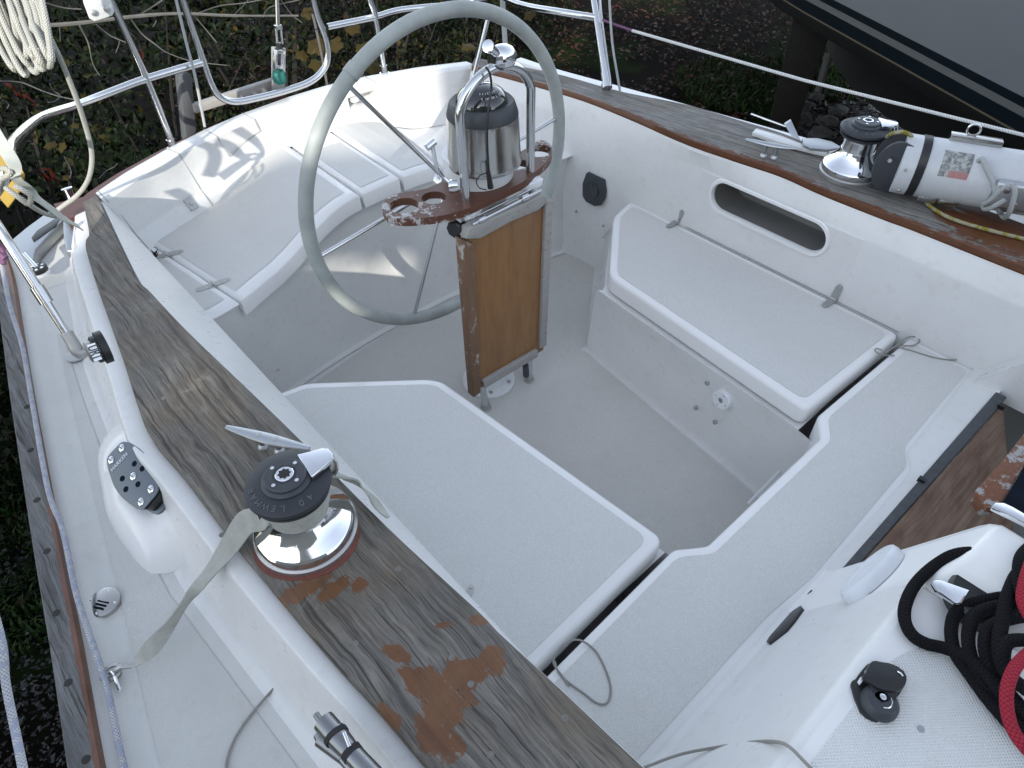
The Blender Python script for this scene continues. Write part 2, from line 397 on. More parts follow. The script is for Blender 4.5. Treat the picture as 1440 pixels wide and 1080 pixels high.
Pout=[at(x,y,z=ZC) for x,y in [(668,81),(747,96),(800,108),(872,128),(967,147),(1042,169),(1104,188),(1164,213),(1250,245),(1360,285),(1440,314),(1530,350)]]
# ---- teak caps
def cap(name,inn,out,mat,label):
    n=90; I=resamp(cr(inn,6),n); O=resamp(cr(out,6) if name!='x' else out,n)
    m=M(); rows=[]
    for i in range(n):
        a,b=I[i],O[i]; rows.append([a+V((0,0,-.022)),a+V((0,0,-.002)),a.lerp(b,.012)]+[a.lerp(b,t) for t in (.25,.5,.75)]+[a.lerp(b,.985),b+V((0,0,-.003)),b+V((0,0,-.022))])
    us=[-.02,0,0.01,.25,.5,.75,.99,1,1.02]
    m.grid(rows,uv=lambda i,j:(i/n*2.5,us[j]))
    m.add(rows[0],[tuple(range(9))]); m.add(rows[-1],[tuple(range(8,-1,-1))])
    return part(m,name,mat,label=label,sharp=50)
def pat(lst):
    o=[]
    for x,y,rx,ry,an in lst:
        p=at(x,y,z=ZC); o.append((p.x,p.y,rx,ry,an))
    return o
wood('teak_starboard',0,pat([(625,1000,.042,.035,0),(600,960,.028,.055,10),(655,945,.050,.026,-30),(615,1035,.026,.05,10),(688,922,.022,.018,0),(560,920,.012,.03,20),(470,828,.03,.014,0),(505,822,.014,.014,0),(672,873,.016,.008,-40),(620,880,.02,.006,-30),(548,1010,.012,.03,10),(430,825,.05,.02,0)]))
wood('teak_port',-8,pat([(1380,318,.10,.09,0),(1440,335,.12,.12,0),(1340,305,.05,.05,0),(700,92,.1,.03,20)]),edge=.07,g1=(.28,.28,.27),g2=(.40,.385,.35),vc=(.13,.045,.017),crack=.35)
cs=cap('coaming_cap',Sin,Sout,'teak_starboard','grey weathered teak cap on the starboard coaming')
cp=cap('coaming_cap',Pin,Pout,'teak_port','silvered teak cap with a brown varnish strip on the port coaming')
simple('plug_wood',(.15,.145,.13),.75,var=.3,scale=150)
# screw plugs in the starboard cap
m=M()
for x,y in [(635,925),(662,962),(794,1010),(312,752),(690,1062),(500,905),(390,520),(230,560),(205,440),(560,800)]:
    m=M(); disc(m,at(x,y,z=ZC)-V((0,0,.0005)),(0,0,1),.0055,.0010); part(m,'plug','plug_wood',cs)
# ---- coaming mouldings (outside ledge, slope to deck, inside wall)
DZ=.56
def footX(Y): return lerp_tab([(-1.0,1.09),(-.8,1.10),(-.3,1.135),(.05,1.16),(.4,1.145),(.74,1.105),(.95,1.075),(1.3,1.0),(1.6,.93)],Y)
def coaming(inn,out,s):
    n=80; I=resamp(cr(inn,6),n); O=resamp(cr(out,6),n); m=M(); rows=[]
    for i in range(n):
        a,b=I[i],O[i]; w=(b-a).normalized(); z0=ZC-.02
        fx=max(footX(b.y),abs(b.x)+.056)
        rows.append([V3(a+w*-.004,z0),V3(a+w*-.006,z0-.006),V3(a+w*.01,z0-.008),V3(b-w*.01,z0-.008),V3(b,z0-.006),V3(b+w*.038,z0-.003),V3(b+w*.044,z0-.006),V3(b+w*.048,z0-.013),V((s*(fx-.002),b.y,DZ+.03)),V((s*(fx+.006),b.y,DZ+.008)),V((s*(fx+.03),b.y,DZ-.004))])
    m.grid(rows); return part(m,'coaming','gelcoat',sharp=60)
coaming(Sin,Sout,-1); coaming(Pin,Pout,1)
# inner walls: cap edge -> knuckle -> wall -> sole
def wallrow(a,s):
    Y=a.y; x=abs(a.x)
    wx=lerp_tab([(-2,.797),(.30,.797),(.45,.777),(.85,.775),(.95,.757),(1.06,.73),(1.27,.68),(1.4,.645)],Y) if s>0 else min(.80,x-.03); kx=wx
    return [V3(a+V((-s*.002,0,0)),ZC-.021),V((s*(x-.008),Y,ZC-.030)),V((s*(kx+.004),Y,.662)),V((s*kx,Y,.652)),V((s*wx,Y,.50)),V((s*wx,Y,.42)),V((s*(wx+.05),Y,.05)),V((s*(wx+.035),Y,-.004))]
def inner(inn,s,lo,hi):
    I=[p for p in resamp(cr(inn,6),100) if lo<=p.y<=hi]
    m=M(); m.grid([wallrow(a,s) for a in I]); return part(m,'cockpit_side','gelcoat',sharp=50)
inner(Sin,-1,-2,1.5)
# port side with the oval locker opening between Y=-.40 and .40
Y0,Y1=-.30,.29
Ip=resamp(cr(Pin,6),140)
for lo,hi in ((-2,Y0),(Y1,1.5)):
    I=[p for p in Ip if lo<p.y<hi]
    # close exactly at the panel edge
    def ye(Y):
        for a,b in zip(Ip,Ip[1:]):
            if (a.y-Y)*(b.y-Y)<=0: return a.lerp(b,(Y-a.y)/(b.y-a.y))
    I=([ye(hi)] if hi<1 else [])+I+([ye(lo)] if lo>-1 else [])
    m=M(); m.grid([wallrow(a,1) for a in I]); part(m,'cockpit_side','gelcoat',sharp=50)
I=[ye(Y1)]+[p for p in Ip if Y0<p.y<Y1]+[ye(Y0)]
m=M(); m.grid([wallrow(a,1)[:4] for a in I]); m.grid([wallrow(a,1)[5:] for a in I]); part(m,'cockpit_side','gelcoat',sharp=50)
def stadium(yc,zc,hw,hh,X,n=14):
    o=[]
    for k in range(n+1): a=math.pi/2-math.pi*k/n; o.append(V((X,yc-(hw-hh)-hh*math.cos(a),zc+hh*math.sin(a))))
    for k in range(n+1): a=-math.pi/2-math.pi*k/n; o.append(V((X,yc+(hw-hh)-hh*math.cos(a),zc+hh*math.sin(a))))
    return o
st=stadium(.02,.592,.215,.052,.797)
bm=bmesh.new()
ov=[bm.verts.new(V((.797,y,z))) for y,z in ((Y0,.42),(Y1,.42),(Y1,.652),(Y0,.652))]
iv=[bm.verts.new(p) for p in st]
es=[bm.edges.new((ov[i],ov[(i+1)%4])) for i in range(4)]+[bm.edges.new((iv[i],iv[(i+1)%len(iv)])) for i in range(len(iv))]
bmesh.ops.triangle_fill(bm,edges=es,use_beauty=True)
m=M(); bm.verts.index_update(); m.add([v.co.copy() for v in bm.verts],[tuple(v.index for v in f.verts) for f in bm.faces]); bm.free()
part(m,'cockpit_side','gelcoat')
lk=M(); 
def scl(st,k,dx): 
    c=V((st[0].x,.02,.592)); return [V((p.x+dx,c.y+(p.y-c.y)*(1+k/.215),c.z+(p.z-c.z)*(1+k/.052))) for p in st]
lk.grid([scl(st,.014,-.0005),scl(st,.010,-.006),scl(st,.002,-.006),scl(st,-.001,.0),scl(st,-.001,.012)],closed_v=True)
tr=part(lk,'locker_rim','gelcoat_gloss')
lk=M(); lk.grid([scl(st,-.001,.012),scl(st,.01,.03),scl(st,.02,.17)],closed_v=True); lk.add(scl(st,.02,.17),[tuple(range(len(st)))])
part(lk,'locker_recess','locker_inside')
# ---- well: sole, walls of seats
def poly(pts,z): return [V((x,y,z)) for x,y in pts]
half=[(.24,-.585),(.305,-.525),(.395,.33),(.44,.405),(.845,.745),(.85,.90)]
sole=[(-x,y) for x,y in half]+[(-.80,.945),(-.508,.985),(-.25,1.025),(0,1.045),(.25,1.04),(.55,1.0),(.80,.945)]+[(x,y) for x,y in reversed(half)]
m=M(); m.add(poly([(-.9,-.9),(.9,-.9),(.9,1.2),(-.9,1.2)],0),[(0,1,2,3)]); part(m,'cockpit_sole','gelcoat')
so=roundpoly(inset(poly(sole,.0032),.028),.03); m=M(); m.prism(so,(0,0,-.003)); part(m,'sole_nonskid','sole_gelcoat')
def seatbase(s):
    "walls beneath a seat locker, from the sole up to just under its lid"
    bot=[V((s*x,y,0)) for x,y in half]; 
    top=[V((s*x,y,.350)) for x,y in [(.232,-.572),(.288,-.50),(.345,.27),(.385,.33),(.66,.545),(.80,.575)]]
    mid=[b.lerp(t,.06)+V((0,0,.0)) for b,t in zip(bot,top)]
    bo=[b+(t-b).to_2d().to_3d()*-.35*0+V((0,0,0)) for b,t in zip(bot,top)]
    r0=[V((b.x-s*.022,b.y,b.z+.001)) if i<2 else V((b.x-s*.02,b.y+(.012),.001)) for i,b in enumerate(bot)]
    r1=[b.lerp(t,.05) for b,t in zip(bot,top)]; r1=[V((p.x,p.y,.022)) for p in r1]
    m=M(); m.grid([cr(r,5) for r in (r0,r1,[V((p.x,p.y,.30)) for p in [b.lerp(t,.8) for b,t in zip(bot,top)]],top)])
    part(m,'seat_front','gelcoat',sharp=60)
    # ledge under the lid
    m=M(); tp=[V((s*.2895,-.491,.350))]+cr(top,5); m.add([p for p in tp if p.y>-.492]+[V((s*.81,.575,.350)),V((s*.81,-.492,.350))],[tuple(range(len([p for p in tp if p.y>-.492])+2))]); part(m,'seat_front','gelcoat')
seatbase(-1); seatbase(1)
def lid(s):
    ps=[(.302,-.488),(.362,.282),(.385,.318),(.640,.533),(.665,.548),(.792,.572),(.792,-.508)]
    if s>0: ps[-2]=(.790,.578)
    pl=roundpoly([V((s*x,y,.42)) for x,y in ps],.028)
    m=M(); inn=inset(pl,.010)
    low=inset(pl,.0); 
    m.grid([[V3(p,.362) for p in low],[V3(p,.408) for p in low],[V3(p,.4165) for p in inset(pl,.003)],[V3(p,.42) for p in inn]],closed_v=True)
    m.add([V3(p,.42) for p in inn],[tuple(range(len(inn)))]); m.add([V3(p,.362) for p in low],[tuple(range(len(low)))])
    o=part(m,'seat_hatch','gelcoat_gloss',sharp=60)
    ns=roundpoly(inset([V((s*x,y,.4222)) for x,y in ps],.027),.03); mm=M(); mm.prism(ns,(0,0,-.002)); part(mm,'nonskid_panel','nonskid_gelcoat',o)
    return o
lidS=lid(-1); lidP=lid(1)
# screw-mounted pad hooks on the starboard lid
for x,y,a in ((440,618,20),(661,830,35)):
    p=at(x,y,z=.423); m=M(); rt=Matrix.Rotation(R(a),3,'Z')
    o=[p+rt@V(q) for q in [(-.014,-.007,.002),(.006,-.007,.002),(.012,-.004,.002),(.014,0,.002),(.012,.004,.002),(.006,.007,.002),(-.014,.007,.002)]]
    m.prism(o,(0,0,-.0025)); disc(m,p+rt@V((.006,0,.002)),(0,0,1),.004,.002); part(m,'latch_plate','weathered_bronze',lidS,bevel=.0006)
# ---- hinges
def hinge(parent,p,d1,n1,d2,n2,L=.062,w=.019):
    "two leaves meeting at p: d along leaf, n leaf normal"
    m=M()
    for d,n in ((V(d1),V(n1)),(V(d2),V(n2))):
        d=d.normalized(); n=(n-d*n.dot(d)).normalized(); b=n.cross(d)
        pts=[p+b*w*.62+d*.004,p+b*w*.55+d*L*.8,p+b*w*.35+d*L*.95,p+d*L,p-b*w*.35+d*L*.95,p-b*w*.55+d*L*.8,p-b*w*.62+d*.004]
        m.prism([q+n*.0035 for q in pts],-n*.003)
        for t in (.25,.52,.78): disc(m,p+d*L*t+n*.0035,n,.0030,.0012,10)
    ax=V(d1).normalized().cross(V(n1)).normalized()
    m.tube([p-ax*.010+V(n1)*.004+V(n2)*.004,p+ax*.010+V(n1)*.004+V(n2)*.004],.0038,10)
    o=part(m,'hinge','weathered_bronze',parent,sharp=30)
    mm=M()
    for d,n in ((V(d1),V(n1)),(V(d2),V(n2))):
        d=d.normalized(); n=(n-d*n.dot(d)).normalized()
        for t in (.25,.52,.78): disc(mm,p+d*L*t+n*.0044,n,.0018,.0006,8)
    return o
for (x,y),(lx,ly),(wx,wy) in (((956,311),(942,319),(968,281)),((1177,418),(1157,431),(1188,390))):
    p=V((.794,at(x,y,z=.42).y,.424)); l=at(lx,ly,z=.424)-at(x,y,z=.424)
    w=at(wx,wy,X=.795); w=V((0,w.y-p.y,w.z-p.z))
    hinge(lidP,p,(-1,l.y/abs(l.x)*.3,0),(0,0,1),w,(-1,0,0),L=.06)
# hatch gutter / seam along the port hinge line and bridge deck seam
m=M(); m.tube([V((.7965,-.50,.4205)),V((.7965,.56,.4205))],.0016,6); part(m,'panel_seam','seam_sealant')
# ---- bridge deck
bd=[(-.80,-.535),(-.308,-.518),(-.243,-.565),(.243,-.565),(.308,-.518),(.80,-.533),(.80,-.812),(-.80,-.812)]
pl=[V((x,y,.42)) for x,y in bd]
pr=roundpoly(pl,.012); m=M(); i1=inset(pr,.010)
m.grid([[V3(p,.0) for p in pr],[V3(p,.409) for p in pr],[V3(p,.417) for p in inset(pr,.003)],[V3(p,.42) for p in i1]],closed_v=True); m.add([V3(p,.42) for p in i1],[tuple(range(len(i1)))])
part(m,'bridge_deck','gelcoat_gloss',sharp=60)
nsb=[(-.775,-.556),(-.318,-.540),(-.252,-.590),(.252,-.590),(.318,-.543),(.775,-.556),(.775,-.715),(.372,-.728),(.318,-.762),(-.14,-.772),(-.29,-.757),(-.775,-.757)]
m=M(); m.prism(roundpoly([V((x,y,.4222)) for x,y in nsb],.02),(0,0,-.002)); part(m,'nonskid_panel','nonskid_gelcoat')
# bead of pale sealant on the bridge step
m=M(); m.tube([at(1052,708,z=.15),at(1097,662,z=.15)],.004,8); part(m,'sealant_bead','white_plastic')
# ---- aft bulkhead: rises from bridge deck and slopes forward; companionway on the right
ZT=.745
def bulk(x): return [V((x,-.775,.4205)),V((x,-.785,.423)),V((x,-.795,.432)),V((x,-.925,ZT-.014)),V((x,-.934,ZT-.004)),V((x,-.946,ZT))]
m=M(); xs=[-1.05,-.8,-.6,-.4,-.25]
m.grid([bulk(x) for x in xs]); part(m,'cabin_bulkhead','gelcoat',sharp=70)
# taller block framing the starboard side of the companionway
def blk(x,zt,k=0): return [V((x,-.78,.4205)),V((x,-.795,.432)),V((x,-.795-.13*(zt-.432)/.30,zt-.012)),V((x,-.81-.13*(zt-.432)/.30,zt)),V((x,-1.6,zt)),V((x,-1.6,.3))]
m=M(); m.grid([blk(-.25,ZT+.001),blk(-.235,.77),blk(-.215,.80),blk(-.19,.815),blk(-.115,.825),blk(-.105,.82),blk(-.10,.80)])
q=blk(-.10,.80); m.add(q,[tuple(range(6))]); part(m,'companionway_frame','gelcoat_gloss',sharp=60)
m=M(); 
ct=[V((-1.15,-.946,ZT)),V((-.25,-.946,ZT)),V((-.25,-2.4,ZT)),V((-1.15,-2.4,ZT))]
m.add(ct,[(0,1,2,3)]); part(m,'cabin_top','gelcoat_gloss')
rb=[(-.80,-.965),(-.40,-.965),(-.31,-1.02),(-.29,-2.3),(-.95,-2.3),(-.98,-1.1)]
m=M(); m.prism(roundpoly([V((x,y,ZT+.0022)) for x,y in rb],.05),(0,0,-.003)); part(m,'ribbed_panel','ribbed_nonskid')
# port bulkhead stub beyond the companionway, low sloping panel
m=M(); m.grid([[V((x,ya,.4205)),V((x,ya-.012,.43)),V((x,-.815,.452))] for x,ya in ((-.10,-.783),(.28,-.779),(.315,-.775),(.36,-.742),(.5,-.735),(.82,-.722))]); part(m,'cabin_bulkhead','gelcoat',sharp=70)
m=M(); m.grid([[V((x,-.74,.4206)),V((x,-.93,ZT))] for x in (.72,1.1)]); m.add([V((.72,-.74,.42)),V((.72,-.93,ZT)),V((.72,-.95,.42))],[(0,1,2)])
m.add([V((.72,-.93,ZT)),V((1.1,-.93,ZT)),V((1.1,-2.4,ZT)),V((.72,-2.4,ZT)),V((.72,-2.4,.3)),V((.72,-.95,.3))],[(0,1,2,3),(0,3,4,5)]); part(m,'cabin_bulkhead','gelcoat')
# companionway: grey teak sill, plywood face below it, dark cabin
SZ=.458
a1,a2=at(1178,812,z=SZ),at(1440,538,z=SZ); b1,b2=at(1184,815,z=SZ),at(1440,568,z=SZ)
a1=V((-.10,a1.y,SZ)); 
m=M(); m.prism([V((-.098,-.808,SZ)),V((.70,-.808,SZ)),V((.70,-.836,SZ)),V((-.098,-.826,SZ))],(0,0,-.03)); sill=part(m,'companionway_sill','grey_timber',bevel=.002)
m=M()
for x,y in ((1296,675),(1408,572)):
    p=at(x,y,z=SZ+.002); m=M(); m.box(p,(.012,.016,.012)); part(m,'sill_catch','black_plastic',sill)
m=M(); m.add([V((-.098,-.827,.43)),V((.70,-.838,.43)),V((.70,-1.06,.02)),V((-.098,-1.02,.02))],[(0,1,2,3)]); m.add([V((-.097,-.82,.43)),V((-.097,-1.6,.43)),V((-.097,-1.6,-.5)),V((-.097,-.82,-.5))],[(0,1,2,3)])
part(m,'companionway_panel','plywood')
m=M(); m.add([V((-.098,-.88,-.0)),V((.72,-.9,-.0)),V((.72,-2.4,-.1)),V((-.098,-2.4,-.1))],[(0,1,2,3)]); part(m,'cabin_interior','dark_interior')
# peeling varnished board standing in the opening
bz=.62
pp=[at(x,y,z=bz) for x,y in [(1371,690),(1400,660),(1440,610),(1480,570),(1480,640),(1440,655),(1405,712),(1385,714)]]
m=M(); m.prism(roundpoly(pp,.01),(0,0,-.03)); part(m,'hatch_board','worn_varnish',label='peeling varnished hatch board',bevel=.002)
m=M(); m.prism([at(x,y,z=bz+.006) for x,y in [(1405,714),(1443,655),(1500,640),(1500,760),(1432,722)]],(0,0,-.006)); m.tube([at(1409,712,z=bz+.004),at(1444,655,z=bz+.004)],.0025,8); part(m,'hatch_window','dark_interior')
# washboard slots: black hardware on the bulkhead
pb=V((-.5,-.860,.585)); nb=V((0,.922,.387)).normalized()
for o in ([(1080,905),(1093,880),(1108,867),(1128,854),(1131,858),(1118,876),(1108,888),(1084,907)],[(1123,847),(1124,836),(1130,832),(1144,832),(1138,838),(1126,846)]):
    q=[atp(x,y,(-.4,-.858,.582),nb) for x,y in o]
    m=M(); m.prism([p+nb*.005 for p in q],-nb*.006); part(m,'latch_slot','black_plastic',bevel=.0008)
# oval moulded boss
c0=atp(1229,811,(-.3,-.858,.582),nb); 
ux=(atp(1265,775,(-.3,-.858,.582),nb)-c0); uy=nb.cross(ux).normalized()
m=M(); prof=[(1.0,-.004),(1.0,.010),(.96,.018),(.90,.021),(.62,.021),(.60,.019),(.56,.019)]
L=ux.length*1.0; W=.042; rows=[]
for r,h in prof: rows.append([c0+ux.normalized()*math.cos(a)*r*L+uy*math.sin(a)*r*W+nb*h for a in [2*math.pi*k/40 for k in range(40)]])
m.grid(rows,closed_v=True); m.add(rows[-1],[tuple(range(40))]); part(m,'oval_cover','white_plastic')
# ---- helm seat
def zh(x):
    x=abs(x); return lerp_tab([(0,.60),(.14,.597),(.2,.59),(.27,.572),(.34,.545),(.42,.515),(.50,.503),(2,.50)],x)
def yf(x): return lerp_tab([(0,1.04),(.2,1.035),(.32,1.02),(.42,.995),(.55,.945),(.65,.90),(.74,.885),(.9,.88)],abs(x))
def yb(x): return lerp_tab([(0,1.585),(.1,1.58),(.28,1.565),(.48,1.525),(.63,1.47),(.76,1.42),(.9,1.36)],abs(x))
def hpatch(xf0,xb0,xf1,xb1,lift,n=24,k=14,i_f=0,i_b=0,i_s=0):
    rows=[]
    for i in range(n+1):
        u=i/n; xf=xf0+(xf1-xf0)*u; xb=xb0+(xb1-xb0)*u; r=[]
        for j in range(k+1):
            v=j/k; y0=yf(xf)+i_f; y1=yb(xb)-i_b; y=y0+(y1-y0)*v; t=(y-yf(xf))/(yb(xb)-yf(xf)); x=xf+(xb-xf)*t
            r.append(V((x,y,zh(x)+lift)))
        rows.append(r)
    return rows
# base moulding with front wall
m=M(); rows=[]
for i in range(61):
    x=-.84+1.68*i/60; z=zh(x); yb_=1.045-.10*min(1,(abs(x)/.80))**2.2
    rows.append([V((x,yb_-.026,.0045)),V((x,yb_-.006,.010)),V((x,yb_+.0,.03)),V((x,(yb_+yf(x)+.03)/2,.3)),V((x,yf(x)+.022,z-.055)),V((x,yf(x)+.018,z-.012)),V((x,yf(x)+.026,z-.006)),V((x,(yf(x)+yb(x))/2,z-.006)),V((x,yb(x)+.02,z-.006))])
m.grid(rows); part(m,'helm_seat','gelcoat',sharp=50)
def hlid(xf0,xb0,xf1,xb1,name='helm_hatch',lift=.012,front=.055,mat='gelcoat_gloss',zoff=0):
    g=hpatch(xf0,xb0,xf1,xb1,lift)
    top=g
    loop=[r[0] for r in g]+g[-1][1:]+[r[-1] for r in g[-2::-1]]+g[0][-2:0:-1]
    nf=len(g)
    m=M(); m.grid(g)
    low=[p-V((0,0,front if i<nf else .02)) for i,p in enumerate(loop)]
    cx=sum((p for p in loop),V((0,0,0)))/len(loop)
    e1=[p+(p-cx).to_2d().normalized().to_3d()*.006-V((0,0,.006)) for p in loop]
    low=[V((q.x,q.y,p.z)) for p,q in zip(low,e1)]
    m.grid([loop,e1,low],closed_v=True)
    o=part(m,name,mat,sharp=60)
    return o,g
h1,_=hlid(-.655,-.735,-.125,-.118)
n1=M(); n1.grid(hpatch(-.64,-.72,-.150,-.145,.0135,i_f=.05,i_b=.012)); part(n1,'nonskid_panel','nonskid_gelcoat',h1)
h2,_=hlid(-.105,-.098,.045,.062); n1=M(); n1.grid(hpatch(-.09,-.08,.030,.045,.0138,i_f=.035,i_b=.16)); part(n1,'nonskid_panel','nonskid_gelcoat',h2)
h3,_=hlid(.065,.082,.215,.33); n1=M(); n1.grid(hpatch(.085,.10,.20,.30,.0138,i_f=.035,i_b=.02)); part(n1,'nonskid_panel','nonskid_gelcoat',h3)
# fixed end of the helm seat, starboard, with pale front edge
h4,_=hlid(-.83,-.80,-.668,-.748,name='helm_seat_end',front=.004,lift=.012)
n1=M(); n1.grid(hpatch(-.82,-.79,-.684,-.762,.0135,i_f=.045,i_b=.05)); part(n1,'nonskid_panel','nonskid_gelcoat',h4)
h5,_=hlid(.245,.36,.83,.80,name='helm_seat_end',front=.004,lift=.004)
for (x,y),(ex,ey) in (((234,359),(261,353)),((300,401),(326,392))):
    p=at(x,y,z=.515); d=(at(ex,ey,z=.515)-p).normalized()
    hinge(h1,p,d,(0,0,1),-d,(0,0,1),L=.055,w=.020)
# ---- transom coaming: outer edge, ledge, backrest
n=73; rows=[]
def tab(t): return lambda x: lerp_tab(t,x)
oY=tab([(-.83,1.44),(-.815,1.455),(-.7,1.52),(-.53,1.59),(-.38,1.64),(-.21,1.675),(0,1.69),(.16,1.685),(.34,1.65),(.55,1.58),(.76,1.475)])
kY=tab([(-.83,1.375),(-.785,1.39),(-.65,1.465),(-.51,1.52),(-.36,1.56),(-.20,1.59),(0,1.60),(.17,1.587),(.32,1.57),(.5,1.51),(.73,1.40)])
xs=[-.82+i*(1.55/72) for i in range(73)]; xs=sorted(xs+[.1955,.1965,.3135,.3145])
ZTR=.72
for x in xs:
    cut=.196<=x<=.314
    c=.055 if cut else 0
    z=zh(x); y2=yb(x)-.012 ; ym=(kY(x)*.45+y2*.55)+.012
    rows.append([V((x,oY(x)+.03,.50)),V((x,oY(x)+.004,ZTR-.02)),V((x,oY(x),ZTR-.004)),V((x,oY(x)-.005,ZTR)),V((x,kY(x)+.006,ZTR)),V((x,kY(x),ZTR-.004)),V((x,kY(x)-.001,ZTR-.03)),V((x,kY(x)-.001+c,ZTR-.031)),V((x,ym+c,z+.065)),V((x,ym-.008,z+.055)),V((x,y2-.018,z+.018)),V((x,y2-.034,z+.0065))])
m=M(); m.grid(rows); part(m,'transom_coaming','gelcoat',sharp=45)
# protruding lip over the recess
m=M(); m.box((.255,kY(.255)+.010,ZTR-.012),(.135,.045,.028)); part(m,'recess_lip','gelcoat_gloss',bevel=.005)
m=M(); m.lathe([(.019,0),(.019,.03)],(.235,kY(.24)+.022,ZTR-.058),(0,0,1),20); part(m,'filler_cap','white_plastic')
# locker door seams in the backrest
def tr(x,t):  # point on backrest: t 0 outer edge,1 knuckle,2 junction
    z=zh(x); a=V((x,oY(x),ZTR)); k=V((x,kY(x)-.0005,ZTR)); y2=yb(x)-.012; ym=(kY(x)*.45+y2*.55)+.012
    md=V((x,ym,z+.065)); j=V((x,y2-.034,z+.0065))
    if t<=1: return a.lerp(k,t)
    if t<=1.6: return k.lerp(md,(t-1)/.6)
    return md.lerp(j,(t-1.6)/.4)
m=M()
def seamline(pts,r=.0014):
    m=M(); m.tube([p+V((0,-.0006,.0004)) for p in pts],r,6); part(m,'panel_seam','seam_sealant')
seamline([tr(-.81+.0*t,t) for t in (0,1)]+[tr(-.785,1.3),tr(-.77,1.6),tr(-.755,2)])
seamline([tr(-.53,0),tr(-.515,1),tr(-.50,1.3),tr(-.485,1.6),tr(-.475,2)])
seamline([tr(-.37,0),tr(-.36,1),tr(-.335,1.5)]); seamline([tr(-.205,0),tr(-.195,1),tr(-.185,1.45)]); seamline([tr(-.335+.15*i/8,1.5-.05*i/8) for i in range(9)],.0009)
seamline([tr(.19,0),tr(.19,1)]); seamline([tr(.325,0),tr(.325,1)])
m=M(); ra=[[tr(-.355+.155*i/8+.02*(t-1.03),t)+V((0,-.0016,.0012)) for t in (1.03,1.15,1.3,1.44)] for i in range(9)]; m.grid(ra)
simple('marbled',(.70,.69,.67),.25,var=.14,scale=22)
part(m,'locker_door','marbled',smooth=True)
# small lock plate
pc=tr(-.545,1.72); m=M(); e=(tr(-.50,1.72)-tr(-.59,1.72)).normalized(); nn=V((.25,-.75,.6)).normalized(); up=nn.cross(e)
m.prism([pc+e*a+up*b+nn*.004 for a,b in ((-.016,-.022),(.016,-.022),(.016,.022),(-.016,.022))],-nn*.006); disc(m,pc+nn*.004,nn,.008,.004); part(m,'lock_plate','weathered_bronze',bevel=.001)
# dead leaf scraps omitted: teak strip outside the transom
m=M(); rows=[]
for i in range(60):
    x=-.93+1.72*i/59; y=oY(max(-.83,x))+ (0.03 if x>-.83 else .02-(x+.83)*.2)
    wd=.085+.03*max(0,-x); rows.append([V((x,y-.026,.600)),V((x,y-.026,.668)),V((x,y+wd-.004,.664)),V((x,y+wd,.660)),V((x,y+wd,.60))])
m.grid(rows); part(m,'transom_rubrail','red_teak',sharp=30)
# ---- side decks, toe rails and hull
HE=[at(x,y,z=DZ) for x,y in [(30,392),(44,470),(60,560),(80,660),(100,760),(130,900),(165,1080),(190,1180)]]
HE=[V((HE[0].x+.02,1.62,DZ))]+HE+[V((-1.44,-.7,DZ)),V((-1.44,-2.4,DZ))]
HEs=resamp(cr(HE,5),70)
TR=[at(x,y,z=.60) for x,y in [(10,400),(18,470),(28,520),(41.7,698),(55.6,780),(86,974),(107,1080)]]
for s in (-1,1):
    m=M(); rows=[]
    for p in HEs:
        e=abs(p.x); mid=.95
        rows.append([V((s*(e+.012),p.y,DZ+.012)),V((s*(e-.012),p.y,DZ+.010)),V((s*(e-.03),p.y,DZ-.002)),V((s*(e-.055),p.y,DZ-.004)),V((s*mid,p.y,DZ-.004))])
    m.grid(rows); part(m,'side_deck','deck_gelcoat',sharp=50)
    m=M(); rows=[]
    for p in HEs:
        e=abs(p.x)+.012
        rows.append([V((s*e,p.y,DZ-.01)),V((s*e,p.y,DZ+.030)),V((s*(e+.002),p.y,DZ+.033)),V((s*(e+.046),p.y,DZ+.033)),V((s*(e+.05),p.y,DZ+.028)),V((s*(e+.052),p.y,DZ-.03))])
    us=[-.3,-.05,0,.97,1,1.5]
    m.grid(rows,uv=lambda i,j:(i*.05,us[j]))
    if s==-1: wood('teak_rail',0,pat([(32,600,.02,.05,0),(60,870,.012,.02,0)]),edge=.18,g1=(.17,.175,.18),g2=(.28,.285,.285),vc=(.16,.07,.04),crack=.1,tan=.1)
    trl=part(m,'toe_rail','teak_rail' if s==-1 else 'gelcoat_gloss',sharp=35)
    if s==-1:
        m=M()
        for x,y in [(38,572),(43,633),(52,703),(66,775),(79,862),(96,960),(121,1068)]:
            m=M(); disc(m,at(x,y,z=DZ+.033)-V((0,0,.0006)),(0,0,1),.0075,.0012); part(m,'plug','dark_timber',trl)
    m=M(); rows=[]
    for p in HEs:
        e=abs(p.x); rows.append([V((s*(e+.04),p.y,DZ-.02)),V((s*(e+.045),p.y,DZ-.08)),V((s*(e-.02),p.y,DZ-.6)),V((s*(e-.30),p.y,DZ-1.2)),V((s*(e*.45),p.y,DZ-1.7)),V((0,p.y,DZ-1.9))])
    m.grid(rows); part(m,'hull','hull_white')
m=M(); m.grid([[V((x*1.13,1.62+.05*(1-x*x),DZ)),V((x*1.1,1.62+.05*(1-x*x),0)),V((x*.7,1.62,-.9)),V((0,1.62,-1.3))] for x in [-1+i/10 for i in range(21)]]); part(m,'hull','hull_white')
m=M(); m.prism([V((-1.14,1.62,DZ-.003)),V((-.8,1.62,DZ-.003)),V((-.8,1.3,DZ-.003)),V((-1.14,1.3,DZ-.003))],(0,0,-.05)); part(m,'side_deck','deck_gelcoat')
m=M(); rows=[]
for i in range(41):
    y=1.05-2.0*i/40; e=lerp_tab(sorted([(p.y,abs(p.x)) for p in HEs]),y)
    rows.append([V((-(e-.062),y,DZ-.0022)),V((-(footX(y)+.055),y,DZ-.0022))])
m.grid(rows); part(m,'nonskid_panel','deck_nonskid')
